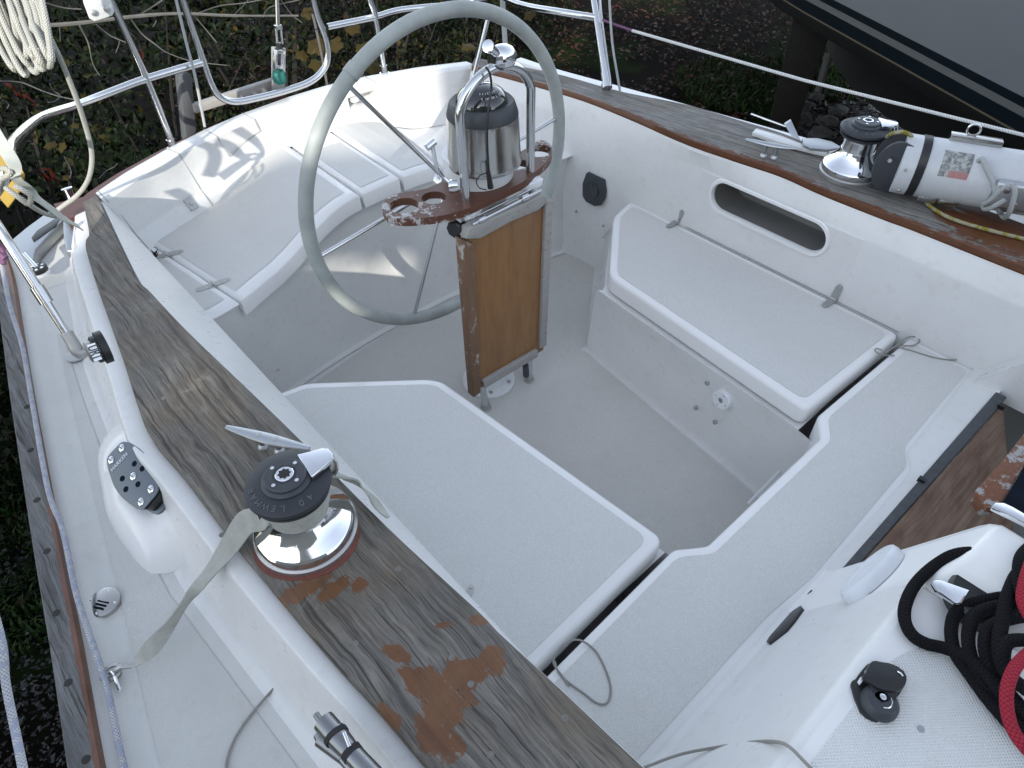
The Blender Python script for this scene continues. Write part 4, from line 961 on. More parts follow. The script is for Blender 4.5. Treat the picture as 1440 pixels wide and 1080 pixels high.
# guard rail: two legs joined by an arch
GY=.43
arch=[V((-.120,GY,.30)),V((-.120,GY,.82)),V((-.120,GY,1.02))]+[V((-.122*math.cos(R(a)),GY+.0,1.06+.105*math.sin(R(a)))) for a in range(10,171,10)]+[V((.120,GY,1.02)),V((.120,GY,.82)),V((.120,GY,.30))]
feet=[at(673,566,z=.01),at(740,527,z=.01)]
m=M(); P_=[V((-.100,.425,.012))]+cr(arch,4)+[V((.112,.425,.012))]
m.tube(P_,.0128,16); m.build('guard_rail','stainless',pd)
for s_ in (-1,1):
    m=M(); m.lathe([(.022,0),(.022,.004),(.016,.006),(.016,.03)],V((-.100 if s_<0 else .112,.425,0)),(0,0,1),18); m.build('guard_foot','weathered_bronze',pd)
# brackets for guard: white casting
m=M(); zb_=.822
pts=[(-.150,GY-.012),(-.146,GY-.028),(-.120,GY-.034),(-.094,GY-.026),(-.06,GY-.004),(0,GY+.008),(.06,GY-.004),(.094,GY-.026),(.120,GY-.034),(.146,GY-.028),(.150,GY-.010),(.142,GY+.020),(.105,GY+.028),(.09,.49),(-.09,.49),(-.105,GY+.028),(-.142,GY+.020)]
m.prism([V((x,y,zb_)) for x,y in pts],(0,0,-.022)); m.build('guard_bracket','white_plastic',pd,bevel=.004,bseg=3)
for s_ in (-1,1):
    m=M(); m.lathe([(.021,-.006),(.021,.03),(.0135,.032)],V((s_*.120,GY,zb_-.028)),(0,0,1),24); m.build('guard_collar','white_plastic',pd)
# black locking knob
kp=at(643,320,Y=.42); m=M(); m.lathe([(.021,0),(.024,.004),(.024,.016),(.020,.020)],kp,V((-.9,-.35,.1)),24,rfun=lambda a,z:1+.05*math.cos(8*a)); m.tube([kp,V((-.12,GY,kp.z))],.006,10); m.build('locking_knob','black_plastic',pd)
# clamp ball on arch
kb=at(706,80,Y=GY); m=M(); m.lathe([(.018,-.034),(.026,-.024),(.030,-.010),(.030,.010),(.026,.024),(.018,.034)],kb,V((1,0,-.12)),28); m.build('arch_clamp','chrome',pd)
k2=at(689,67,Y=GY-.02); m=M(); m.tube([kb,k2],[.012,.010],14); m.lathe([(.014,0),(.015,.006),(.015,.012),(.010,.014)],k2,(k2-kb),18); m.build('clamp_screw','chrome',pd)
# cable
m=M(); m.tube([at(683,94,Y=.41),at(689,104,Y=.40),at(691,125,Y=.40),at(687,150,Y=.39),at(685,190,Y=.38),at(687,235,Y=.38),at(688,243,Y=.38)],.0028,8,sub=6); cb_=m.build('cable','black_plastic',pd)
m=M(); m.tube([at(686,238,Y=.38),at(690,264,Y=.38)],[.0055,.0085],12); m.build('cable_plug','black_plastic',cb_)
m=M(); m.tube([at(686,243,Y=.38),at(676,246,Y=.38),at(670,255,Y=.38),at(674,264,Y=.38),at(684,267,Y=.38)],.0016,6,sub=5); m.build('cable','black_plastic',cb_)
# control lever
m=M(); l0=at(637,262,Y=.44); l1=at(616,240,Y=.46); l2=at(608,205,Y=.47); m.tube([l0,l1,l2],.0055,10,sub=3); m.tube([at(600,208,Y=.47),at(611,199,Y=.47)],[.009,.009],12)
m.lathe([(.017,-.012),(.019,0),(.017,.012)],l0,V((.8,-.5,0)),20); m.build('control_lever','chrome',pd)
# drink holder
dh=thing('drink_holder',(0,.5,.83),'brown teak drink holder with four round holes, finish flaking','drink holder')
zH=.842
out=[(537,292),(540,283),(552,274),(577,269),(600,265),(620,256),(640,249),(668,262),(700,256),(717,245),(722,222),(745,205),(760,197),(773,202),(777,212),(772,224),(757,238),(738,254),(715,266),(690,277),(660,292),(632,301),(600,306),(570,308),(548,305),(539,299)]
ow=[at(x,y,z=zH) for x,y in out]
print('holder x',min(p.x for p in ow),max(p.x for p in ow),min(p.y for p in ow),max(p.y for p in ow))
hl=[((568,289),.040),((610,278),.034),((729,232),.034),((757,212),.040)]
bm=bmesh.new(); ovv=[bm.verts.new(p) for p in cr(ow,3,True)]; eds=[bm.edges.new((ovv[i],ovv[(i+1)%len(ovv)])) for i in range(len(ovv))]
for (x,y),r_ in hl:
    c_=at(x,y,z=zH); iv=[bm.verts.new(c_+V((math.cos(a)*r_,math.sin(a)*r_,0))) for a in [2*math.pi*k/28 for k in range(28)]]
    eds+=[bm.edges.new((iv[i],iv[(i+1)%28])) for i in range(28)]
r_=bmesh.ops.triangle_fill(bm,edges=eds,use_beauty=True)
g=bmesh.ops.extrude_face_region(bm,geom=bm.faces[:]); bmesh.ops.translate(bm,verts=[e for e in g['geom'] if isinstance(e,bmesh.types.BMVert)],vec=(0,0,-.022))
bm.verts.index_update(); m=M(); m.add([v.co.copy() for v in bm.verts],[tuple(v.index for v in f.verts) for f in bm.faces]); bm.free()
m.build('board','holder_wood',dh,sharp=30)
for (x,y),r_ in hl[:1]:
    m=M(); m.tube([at(546,306,z=.815),at(549,318,z=.79),at(590,306,z=.79),at(636,294,z=.80)],.0028,8); m.build('wire_rail','stainless',dh)
# ---- folding table hanging on the guard
tbz=thing('cockpit_table',(0,.385,.16),'brown varnished cockpit table folded down on the pedestal','table')
TY=.385; z0,z1=.175,.742
def tp(x,y,Y=TY): return at(x,y,Y=Y)
A,B,C_,D_=tp(655,338),tp(771,288),tp(764,492),tp(672,548)
m=M(); m.prism([A,B,C_,D_],(0,.014,0)); m.build('panel','veneer',tbz)
lf=[tp(652,336,TY-.012),tp(668,342,TY-.012),tp(677,552,TY-.012),tp(667,556,TY-.012)]
m=M(); m.prism([lf[0]+V((-.006,0,0)),lf[1]-V((.002,0,0)),lf[2],lf[3]+V((-.003,0,-.012))],(0,.034,0)); 
t=NT('fiddle_wood'); v=t.mp(scale=(1,1,.1)); n_=t.noise(t.mp(scale=(1,1,.5)),26,6,.75); g=t.noise(v,90,5)
c=t.mix(g,(.11,.055,.028),(.20,.12,.07)); c=t.mix(t.ramp(n_,[(.56,0.0),(.60,1.0)]),c,(.36,.33,.29)); t.col(c); t.set(Roughness=.6); t.bump(g,.4,.001)
m.build('side_fiddle','fiddle_wood',tbz,bevel=.005,bseg=3)
m=M(); m.prism([tp(768,286,TY-.012),tp(779,281,TY-.012),tp(769,486,TY-.012),tp(760,491,TY-.012)],(0,.034,0)); m.build('side_fiddle','silvered_teak',tbz,bevel=.004,bseg=3)
m=M(); m.prism([tp(660,322,TY-.018),tp(766,273,TY-.018),tp(770,285,TY-.018),tp(758,296,TY-.018),tp(720,312,TY-.018),tp(676,336,TY-.018),tp(655,337,TY-.018)],(0,.034,0)); m.build('top_rail','silvered_teak',tbz,bevel=.005,bseg=3)
m=M(); m.prism([tp(680,537,TY-.014),tp(757,492,TY-.014),tp(757,502,TY-.014),tp(722,523,TY-.014),tp(682,547,TY-.014)],(0,.03,0)); m.build('bottom_rail','silvered_teak',tbz,bevel=.004,bseg=3)
m=M(); m.tube([tp(664,316,TY-.01),tp(760,268,TY-.01)],.0055,12); m.build('hinge_rod','stainless',tbz)
m=M(); m.tube([tp(664,307,TY+.02),tp(757,261,TY+.02)],.0035,12); m.build('hinge_rod','stainless',tbz)
for x,y in ((676,309),(737,278)):
    m=M(); m.tube([tp(x-4,y+2,TY-.01),tp(x+5,y-2,TY-.01)],.010,12); m.build('rod_clip','stainless',tbz)
m=M(); m.tube([tp(738,505,TY),tp(739,514,TY)],[.006,.006],10); m.tube([tp(739,513,TY),tp(740,528,TY)],[.011,.012],12); m.build('rubber_foot','dark_grey_plastic',tbz)
# ================================================================== RAILS, BOOM, ROPES
t_=.0125
sp_=thing('stern_rail',at(243,205,z=.70),'polished tubular stern rail round the transom with a dropped gate','rail')
def tb_(pts,r=t_,sub=5,name='tube'):
    m=M(); m.tube(pts,r,14,sub=sub); return m.build(name,'stainless',sp_)
A_=lambda x,y,z:at(x,y,z=z)
YS=1.66
AY=lambda x,y,Y=YS:at(x,y,Y=Y)
tb_([AY(140,-25),AY(155,0),AY(206,111),AY(244,207)],name='post')
m=M(); m.lathe([(.022,0),(.022,.004),(.0145,.006),(.0145,.035)],AY(244,209),(0,0,1),20); m.build('post_foot','stainless',sp_)
tb_([AY(287,87),AY(206,111),AY(150,132,1.62),AY(111,147,1.55),AY(70,160,1.42),AY(47,172,1.30),AY(24,193,1.15),AY(13,212,1.02),at(6,240,Y=.98),at(2,280,Y=.98)],name='middle_rail')
tb_([AY(248,-30),AY(257,0),AY(283,78),AY(298,120),AY(311,137),AY(332,143),AY(365,137),AY(400,128),AY(436,115),AY(455,98),AY(461,80),AY(458,55),AY(445,18),AY(436,-20)],name='gate_rail')
tb_([AY(460,38),AY(524,25),AY(565,14),AY(640,6,1.60),AY(690,-6,1.5)],name='middle_rail')
tb_([AY(512,-40),AY(520,0),AY(528,25),AY(541,103)],name='post')
m=M(); m.lathe([(.022,0),(.022,.004),(.0145,.006),(.0145,.035)],AY(541,104),(0,0,1),20); m.build('post_foot','stainless',sp_)
pb_=at(853,119,z=.765); pt_=at(835,0,Y=pb_.y+.22); q0=pb_+(pt_-pb_)*1.3
tb_([pb_,pt_,q0],name='post',sub=0)
m=M(); m.lathe([(.020,-.015),(.020,.004),(.0145,.006),(.0145,.05)],pb_,(pt_-pb_),20); m.build('post_foot','stainless',sp_)
e_=pb_+(pt_-pb_)*.79
tb_([e_,at(790,17,Y=e_.y+.14),at(728,5,Y=e_.y+.42),at(680,-20,Y=e_.y+.7)],name='middle_rail')
tb_([at(858,117,z=.765),at(846,30,Y=pb_.y+.17),at(843,-10,Y=pb_.y+.23)],r=.006,name='brace')
# mounting plate on the rail
mp_=thing('mounting_plate',AY(136,10),'white metal plate with two bolts clamped on the starboard rail','plate')
o=[AY(112,-30,1.6),AY(118,5,1.6),AY(126,26,1.6),AY(133,30,1.6),AY(158,22,1.6),AY(161,16,1.6),AY(156,0,1.6),AY(146,-30,1.6)]
m=M(); m.prism(o,(0,.004,0)); m.build('plate','hull_white',mp_,bevel=.0015)
for x,y in ((132,18),(150,13)):
    m=M(); m.lathe([(.009,-.001),(.009,.003),(.005,.005),(0,.005)],AY(x,y,1.598),(0,-1,0),12); m.build('bolt','weathered_bronze',mp_)
# backstay turnbuckle
bs=thing('backstay_turnbuckle',AY(392,100,1.78),'backstay turnbuckle with a teal tape wrap behind the gate rail','turnbuckle')
m=M(); m.tube([AY(389,-40,1.75),AY(391,38,1.75)],.0085,12); m.build('rod','brushed_steel',bs)
m=M()
for dx in (-3,4): m.tube([AY(391+dx,40,1.75),AY(393+dx,62,1.75)],.004,8)
m.box(AY(391,38,1.75),(.024,.02,.014)); m.build('fork','stainless',bs)
m=M(); m.tube([AY(392,60,1.75),AY(393,68,1.75)],.012,10); m.build('cover','black_plastic',bs)
m=M(); m.prism([AY(383,66,1.76),AY(402,68,1.76),AY(401,140,1.76),AY(382,142,1.76)],(0,.01,0)); m.build('chainplate','brushed_steel',bs,bevel=.002)
m=M(); m.prism([AY(387,70,1.745),AY(399,71,1.745),AY(399,98,1.745),AY(387,98,1.745)],(0,.012,0)); m.build('body','stainless',bs,bevel=.003)
m=M(); m.prism([AY(391,76,1.742),AY(395,76,1.742),AY(395,92,1.742),AY(391,92,1.742)],(0,.006,0)); m.build('slot','dark_gap',bs)
m=M(); m.lathe([(.022,-.022),(.025,-.012),(.025,.012),(.022,.020)],AY(393,108,1.75),(0,0,1),20); m.build('tape','teal_tape',bs)
# ladder behind the transom
ldr=thing('swim_ladder',AY(270,150,1.80),'weathered folding ladder of grey post and pale bar behind the transom','ladder')
m=M(); m.prism([AY(253,110,1.82),AY(262,101,1.82),AY(270,106,1.82),AY(277,185,1.82),AY(262,200,1.82)],(0,.05,0)); m.build('rail','grey_timber',ldr,bevel=.005)
m=M(); m.prism([AY(273,148,1.80),AY(398,108,1.80),AY(398,122,1.80),AY(276,160,1.80)],(0,.03,0)); m.build('rung','silvered_teak',ldr,bevel=.003)
# cords
m=M(); m.tube([AY(243,-20,1.62),AY(262,60,1.62),AY(275,110,1.62),AY(288,178,1.64)],.005,8,sub=5); lone('flag_halyard',m,'grey_rope','grey rope running down past the crossing of the stern rails','rope')
m=M(); m.tube([at(856,-20,X=1.0),at(857,0,X=1.0),at(861,60,X=.98),at(868,105,X=.96),at(872,128,X=.95)],.0045,8,sub=5); lone('spinnaker_sheet',m,'grey_rope','grey rope hanging beside the port rail post','rope')
m=M(); L0=at(847,28,X=e_.x); L1=at(889,43,X=e_.x+.05)
m.tube([L0,L1],.0045,8); lone('lifeline_lashing',m,'purple_cord','purple lashing between the rail and the lifeline','lashing')
ll=at(1440,190,X=1.32); ll2=L1+(ll-L1)*1.8
m=M(); m.tube([L1,L1.lerp(ll,.5)-V((0,0,.012)),ll,ll2],.0052,10); lone('lifeline',m,'wire','white coated wire lifeline along the port side','lifeline')
# backstay legs by the wheel top
m=M(); m.tube([at(706,-10,Y=1.62),at(711,70,Y=1.60)],.012,10); lone('stern_light_post',m,'grey_rope','grey post seen just inside the top of the wheel','post')
# ---- boom lying by the port winch
bz_=.838; B0=at(1264,229,z=bz_); B1=at(1440,258,z=bz_); bd_=(B1-B0).normalized(); B2=B0+bd_*1.6
bo_=thing('boom',B0,'white metal boom lying on the port coaming, black band near its end','boom')
bs_=bd_.cross(V((0,0,1))).normalized(); bu=bs_.cross(bd_); RB=.079
def bring(s,r=RB,n=40): return [B0+bd_*s+(bs_*math.cos(a)+bu*math.sin(a)*1.06)*r for a in [2*math.pi*k/n for k in range(n)]]
m=M(); m.grid([bring(-.002,RB*.97),bring(.0),bring(2.4)],closed_v=True); m.add(bring(-.002,RB*.97),[tuple(range(40))]); m.build('spar','boom_paint',bo_,sharp=60)
m=M(); m.grid([bring(.038,RB+.001),bring(.039,RB+.0025),bring(.060,RB+.0025),bring(.061,RB+.001)],closed_v=True); m.build('black_band','black_plastic',bo_)
m=M(); o=[]
for a in range(0,181,15): o.append((-.0-.055*math.sin(R(a))*1.0, RB*.98*math.cos(R(a))))
pl=[B0+bd_*(x-.012)+bu*y for x,y in o]+[B0+bd_*.02-bu*RB*.9,B0+bd_*.02+bu*RB*.9]
for off in (-.045,.030):
    m=M(); m.prism([p+bs_*off for p in pl],bs_*.012); ck_=m.build('end_cheek','dark_grey_plastic',bo_,bevel=.002)
m=M(); m.lathe([(.006,-.062),(.006,.062)],B0+bd_*-.032+bu*.03,bs_,14); m.build('sheave_pin','stainless',bo_)
# which side faces the camera
fs=-1 if (CAM-B0).dot(bs_)<0 else 1
def bpt(s,a,r=RB+.0008): # s along, a degrees up from the camera side
    return B0+bd_*s+(bs_*fs*math.cos(R(a))+bu*math.sin(R(a))*1.06)*r
m=M(); ra=[[bpt(s,a) for a in (12,22,32,42,52,62)] for s in (.095,.112,.13,.148,.168)]; m.grid(ra,uv=lambda i,j:(i/4,j/5)); m.build('sticker','boom_sticker',bo_)
for s,a in ((.014,12),(.020,-38)):
    p=bpt(s,a); m=M(); m.lathe([(.005,-.001),(.004,.002),(0,.0025)],p,(p-(B0+bd_*s)),12); m.build('rivet','weathered_bronze',bo_)
m=M(); m.box(B0+bd_*.165+bu*(RB*1.06+.006)-bs_*fs*.02,(.03,.13,.02),Matrix((bs_,bd_,bu)).transposed()); m.build('top_fitting','brushed_steel',bo_,bevel=.003)
m=M(); p=B0+bd_*.15+bu*(RB*1.06+.02)-bs_*fs*.02; m.tube([p+(bd_*math.cos(a)+bu*math.sin(a))*.016+bu*.012 for a in [2*math.pi*k/16 for k in range(16)]],.003,8,closed=True); m.build('ring','stainless',bo_)
for k in range(2):
    p=bpt(.10+k*.055,-52,RB+.003); m=M(); m.box(p,(.012,.05,.018),Matrix((bs_,bd_,bu)).transposed()); m.build('hinge_block','brushed_steel',bo_,bevel=.002)
m=M(); p=bpt(.315,2,RB+.012); m.box(p,(.03,.16,.075),Matrix((bs_,bd_,bu)).transposed()); cl_=m.build('sheave_block','dull_aluminium',bo_,bevel=.010,bseg=3)
for a,b in ((-.05,.018),(-.02,-.02),(.02,.018),(.05,-.018)):
    m=M(); m.lathe([(.010,0),(.008,.004),(0,.005)],p+bd_*a+bu*b+bs_*fs*.0145,bs_*fs,16); m.build('sheave','stainless',cl_)
# sheet knotted on the boom
m=M(); m.tube([bpt(0.1800,50,RB),bpt(0.1862,50,RB+.012),bpt(0.2017,35,RB+.014),bpt(0.2265,18,RB+.016),bpt(0.2451,2,RB+.022),bpt(0.2575,-15,RB+.016),bpt(0.2761,-30,RB+.014),bpt(0.2885,-42,RB+.012),bpt(0.3009,-40,RB+.022),bpt(0.2947,-15,RB+.030),bpt(0.2823,12,RB+.030),bpt(0.2637,20,RB+.026),bpt(0.2482,8,RB+.026),bpt(0.2389,-12,RB+.02),bpt(0.2327,-22,RB+.014),bpt(0.2420,-28,RB+.02),bpt(0.2544,-14,RB+.030),bpt(0.2699,0,RB+.034)],.0068,10,sub=6)
lone('outhaul_line',m,'grey_rope','grey rope knotted round a fitting on the boom','rope')
m=M(); m.tube([at(1247,193,z=.89),at(1252,189,z=.915),at(1262,186,z=.935),at(1272,186,z=.935),at(1280,190,z=.925),at(1284,197,z=.91)],.0055,10,sub=5); lone('boom_pennant',m,'yellow_fleck_rope','short yellow flecked rope end over the boom tip','rope')
m=M(); m.tube([at(1293,262,z=.77),at(1296,272,z=.752),at(1303,285,z=.752),at(1316,296,z=.752),at(1335,306,z=.752),at(1360,315,z=.752),at(1400,326,z=.752),at(1445,337,z=.752),at(1500,350,z=.752)],.0052,10,sub=6)
lone('reef_line',m,'yellow_fleck_rope','yellow flecked line trailing from under the boom along the port cap','rope')
# aluminium bits outside the port cap
tkk=thing('folded_bracket',at(1120,195,z=.74),'bright aluminium bracket pieces outside the port cap between cleat and winch','bracket')
m=M(); m.prism([at(x,y,z=.76) for x,y in [(1058,186),(1064,180),(1098,190),(1135,205),(1166,212),(1162,216),(1120,206),(1098,200)]],(0,0,-.012)); m.build('strip','hull_white',tkk,bevel=.001)
m=M(); m.prism([at(1104,176,d=2.62),at(1113,170,d=2.62),at(1127,200,d=2.60),at(1120,204,d=2.60)],(.012,.012,0)); m.build('upright','dull_aluminium',tkk,bevel=.001)
m=M(); m.prism([at(x,y,z=.77) for x,y in [(1128,194),(1150,194),(1170,199),(1184,207),(1165,210),(1140,208),(1130,203)]],(0,0,-.008)); m.build('plate','dull_aluminium',tkk,bevel=.001)
m=M(); m.tube([at(1056,160,z=.80),at(1105,178,z=.78)],.0035,8); m.build('pin_rod','stainless',tkk)
# ---- hanging coil, stray line, straps at the left
hc=[]
def coil(name,label,x0,y0,x1,y1,w,n,d,r,seed,mat='white_rope'):
    rd=random.Random(seed); t=thing(name,at((x0+x1)/2,(y0+y1)/2,d=d),label,'rope coil')
    ax=V((x1-x0,y1-y0,0)); L=ax.length; ax.normalize(); px_=V((-ax.y,ax.x,0))
    for k in range(n):
        off=(k-(n-1)/2)/max(1,(n-1)/2); ww=w*(.35+.5*rd.random()); end=L/2*(.82+.2*rd.random()); cx=(x0+x1)/2+px_.x*off*w*.55; cy=(y0+y1)/2+px_.y*off*w*.55
        pts=[]
        for i in range(14):
            a=2*math.pi*i/14; u=math.cos(a)*end; v_=math.sin(a)*ww*.5*(1.1-.35*math.cos(a)); 
            pts.append(at(cx+ax.x*u+px_.x*v_,cy+ax.y*u+px_.y*v_,d=d+.03*math.sin(a)*(1 if k%2 else -1)+.012*(k-n/2)*rd.random()+.008*k/n))
        m=M(); m.tube(pts,r,9,closed=True,sub=4); m.build('turn',mat,t,weld=False)
    return t
c1=coil('rope_coil','coil of white braided rope hanging at the upper left corner',-8,-95,50,100,46,11,1.62,.0068,3)
m=M()
for k,(a,b) in enumerate(((40,0),(49,-2),(57,0))):
    m=M(); m.tube([at(a-22,-40,d=1.6),at(a,10+k*3,d=1.58),at(a+6,50,d=1.58),at(a+3,74+k*3,d=1.6),at(a-8,60,d=1.64),at(a-14,0,d=1.64)],.0066,9,sub=5); m.build('turn','white_rope',c1)
m=M(); m.tube([at(44,-30,d=1.60),at(55,5,d=1.60),at(67,45,d=1.62),at(88,90,d=1.68),at(108,140,d=1.78),at(121,180,d=1.88),at(129,215,d=1.95),at(127,243,d=2.0),at(119,262,d=2.05),at(106,277,d=2.08),at(88,290,d=2.1),at(70,304,d=2.12)],.0066,10,sub=6)
lone('coil_tail',m,'white_rope','single white rope tail curving down from the coil to the quarter','rope')
m=M(); ribbon(m,[at(-15,175,d=1.5),at(4,205,d=1.5),at(20,232,d=1.5),at(22,250,d=1.52),at(36,262,d=1.56),at(58,283,d=1.64),at(84,303,d=1.75),at(113,320,d=1.85)],[.03,.028,.026,.02,.018,.024,.026,.024],[-_f,-_f,-_f+_r2,-_f+_u2,-_f+_u2*.6,-_f,-_f,-_f],.0014)
lone('sail_tie',m,'canvas_clean','pale webbing tie ending on the stern chock','strap')
m=M(); ribbon(m,[at(-15,205,d=1.56),at(0,215,d=1.56),at(12,235,d=1.57),at(28,246,d=1.57),at(22,262,d=1.6),at(6,285,d=1.62)],[.035,.03,.03,.022,.03,.03],[-_f]*6,.0014)
lone('yellow_strap',m,'yellow_webbing','yellow webbing strap at the left edge','strap')
m=M(); m.tube([at(-10,240,d=1.52),at(8,237,d=1.5),at(14,244,d=1.5),at(0,252,d=1.52)],.006,9,sub=5); m.tube([at(8,264,d=1.52),at(24,276,d=1.52),at(40,287,d=1.54),at(43,275,d=1.52),at(30,266,d=1.5),at(22,262,d=1.5)],.0058,9,sub=5); m.tube([at(28,278,d=1.54),at(45,290,d=1.58),at(62,300,d=1.66),at(80,305,d=1.74)],.0055,9,sub=5)
lone('knotted_line',m,'white_rope','short knotted white rope at the left edge by the yellow strap','rope')
m=M(); m.tube([at(-12,335,z=.86),at(3,350,z=.82),at(5,372,z=.79)],.007,8,sub=4); m.tube([at(-8,352,z=.82),at(8,364,z=.80)],.010,8); lone('lashing',m,'purple_cord','dark purple lashing on the starboard lifeline end','lashing')
# ---- cabin top: rope clutch / cam cleat, winch handle, black and red ropes
cz=ZT+.003
def zc(l,z): return [at(x,y,z=z) for x,y in l]
cc_=thing('cam_cleat',at(1235,970,z=cz),'black swivel cam cleat on the ribbed cabin top','cam cleat')
m=M(); m.prism(cr(zc([(1197,962),(1203,955),(1214,940),(1226,931),(1250,932),(1272,944),(1272,965),(1258,985),(1240,1012),(1228,1013),(1210,1000)],cz+.004),2,True),(0,0,-.006)); m.build('base_plate','black_plastic',cc_,bevel=.001)
m=M(); m.prism(cr(zc([(1224,932),(1232,928),(1252,934),(1272,944),(1276,955),(1270,968),(1255,972),(1236,968),(1222,958),(1214,950),(1218,945)],cz+.026),2,True),(0,0,-.013)); m.build('cam_housing','black_plastic',cc_,bevel=.003)
m=M(); c1_=at(1236,990,z=cz+.004); m.lathe([(.027,0),(.026,.008),(.020,.015),(.012,.017)],c1_,(0,0,1),30); m.build('swivel','dark_grey_plastic',cc_)
m=M(); m.prism(zc([(1222,958),(1240,950),(1262,962),(1262,985),(1240,992),(1228,980)],cz+.021),(0,0,-.012)); m.build('arm','black_plastic',cc_,bevel=.003)
m=M(); m.lathe([(.0048,0),(.0048,.001),(.003,.002),(0,.002)],at(1242,980,z=cz+.022),(0,0,1),16); m.build('screw','stainless',cc_)
for l in ([(1207,957),(1211,951),(1215,956),(1210,962)],[(1217,943),(1222,936),(1226,938),(1220,946)]):
    m=M(); m.prism(zc(l,cz+.012),(0,0,-.007)); m.build('roller','white_plastic',cc_,bevel=.001)
m=M(); m.tube(zc([(1262,944),(1267,947),(1270,951)],cz+.0265),.0012,6); m.build('spring','stainless',cc_)
m=M(); m.tube([c1_+V((math.cos(R(a))*.0125,math.sin(R(a))*.0125,.0172)) for a in range(-150,-20,13)],.0010,6); m.build('washer','chrome',cc_)
m=M(); m.lathe([(.005,0),(.005,.0008),(0,.0008)],at(1295,1025,z=cz-.0005),(0,0,1),20); lone('deck_plug',m,'dull_aluminium','small round filler spot in the ribbed cabin top','plug')
# shiny handle end
wh=thing('winch_handle',at(1345,832,z=cz+.05),'flat chrome lever among the black ropes','handle')
m=M(); m.prism(zc([(1311,818),(1316,815),(1325,816),(1365,830),(1352,848),(1345,848),(1318,830)],cz+.055),(0,0,-.010)); m.build('lever','chrome',wh,bevel=.002)
m=M(); m.lathe([(.05,0),(.05,.025),(.045,.03),(0,.031)],at(1372,850,z=cz+.01),(0,0,1),30); m.build('drum','black_plastic',wh)
rb_=thing('black_rope',at(1400,880,z=cz),'thick black ropes piled on the cabin top at the right edge','rope')
def rp(pts,z0=cz,r=.0098,mat='black_rope',dz=None):
    m=M(); m.tube([at(x,y,z=z0+(z if z else .010)) for x,y,z in pts],r,12,sub=7); return m.build('strand',mat,rb_)
rp([(1470,800,.06),(1440,790,.06),(1400,779,.055),(1350,778,.045),(1318,793,.02),(1290,818,.012),(1275,845,.01),(1272,870,.01),(1282,892,.01),(1302,905,.01),(1330,912,.012),(1370,930,.03),(1410,975,.04)])
rp([(1470,830,.05),(1430,836,.05),(1385,845,.04),(1350,856,.03),(1338,880,.02),(1342,915,.015),(1365,950,.012),(1395,990,.012),(1440,1040,.012),(1480,1080,.01)])
rp([(1470,850,.06),(1420,850,.06),(1375,862,.05),(1362,890,.04),(1366,925,.03),(1385,960,.02),(1420,1000,.015),(1460,1050,.015)])
rp([(1470,865,.075),(1430,868,.075),(1395,880,.06),(1385,905,.05),(1392,935,.04),(1415,970,.03),(1450,1010,.03)])
rp([(1480,780,.05),(1438,800,.07),(1420,830,.075),(1410,870,.075),(1405,910,.07),(1415,945,.06),(1450,975,.05)])
rp([(1470,905,.08),(1440,900,.085),(1415,905,.08),(1412,935,.07),(1430,960,.06),(1470,985,.05)])
rp([(1480,760,.06),(1452,768,.085),(1436,785,.09),(1434,815,.09),(1445,850,.09),(1480,880,.09)])
rp([(1330,800,.02),(1370,795,.03),(1410,812,.04),(1450,830,.05)],r=.0085)
rr_=thing('red_rope',at(1425,985,z=cz+.08),'red braided rope loop over the black ropes','rope')
m=M(); m.tube([at(x,y,z=cz+z) for x,y,z in [(1470,900,.09),(1447,918,.10),(1428,938,.105),(1417,965,.105),(1416,995,.10),(1424,1025,.095),(1445,1055,.09),(1480,1085,.08)]],.0085,12,sub=7); m.build('strand','red_rope',rr_)
m=M(); m.tube([at(x,y,z=cz+z) for x,y,z in [(1450,790,.12),(1442,815,.12),(1438,845,.12),(1450,870,.12)]],.0085,12,sub=6); m.build('strand','red_rope',rr_)
# chrome edge trim beyond the companionway block
m=M(); m.prism([at(x,y,z=.845) for x,y in [(1395,712),(1400,706),(1412,706),(1425,712),(1470,738),(1470,752),(1440,734)]],(0,0,-.012)); lone('slide_trim',m,'chrome','polished strip edging the companionway slide at the right edge','trim',bevel=.003)
# dead leaf caught in the helm seat hinge line
m=M(); 
for l in ([(211,350),(215,357),(218,364),(222,350),(217,355)],[(214,362),(220,358),(224,352),(221,361)]): m.prism([at(x,y,z=.53+.01*i) for i,(x,y) in enumerate(l)],(0,0,-.0006))
lone('dead_leaf',m,'red_leaf','scrap of dark red leaf caught in the helm seat hinge','leaf')
# ================================================================== YARD
GZ=-2.2
m=M(); 
n=40
import mathutils.noise as mn
gr=[]
for i in range(61):
    r=[]
    for j in range(61):
        x=-60+2*i;y=-60+2*j
        r.append(V((x,y,GZ+ (.06*mn.noise(V((x*.3,y*.3,0)))))))
    gr.append(r)
m.grid(gr); g=m.build('ground','ground_soil'); meta(g,'dark soil and leaf covered boatyard ground',None,None,'structure')
def leafq(m,p,s,rd,flat=False,asp=.55):
    if flat: n=V((rd.uniform(-.5,.5),rd.uniform(-.5,.5),1)).normalized()
    else: n=V((rd.uniform(-1,1),rd.uniform(-1.2,.6),rd.uniform(-.3,1))).normalized()
    u=n.orthogonal().normalized(); u.rotate(mathutils.Quaternion(n,rd.uniform(0,6.28))); v=n.cross(u)
    w=s*asp*.5; k=n*s*.12
    m.v+= [p-u*s*.5,p-v*w+k,p+u*s*.55-k,p+v*w+k,p]; o=len(m.v)-5
    m.f+=[(o,o+1,o+2,o+4),(o,o+4,o+2,o+3)]; m.uv+=[[(0,0)]*4]*2
def stuff(m,name,mat,label,kind='stuff'):
    o=m.build(name,mat,None,smooth=False,weld=False); meta(o,label,None,None,kind); return o
rd=random.Random(5)
m=M()
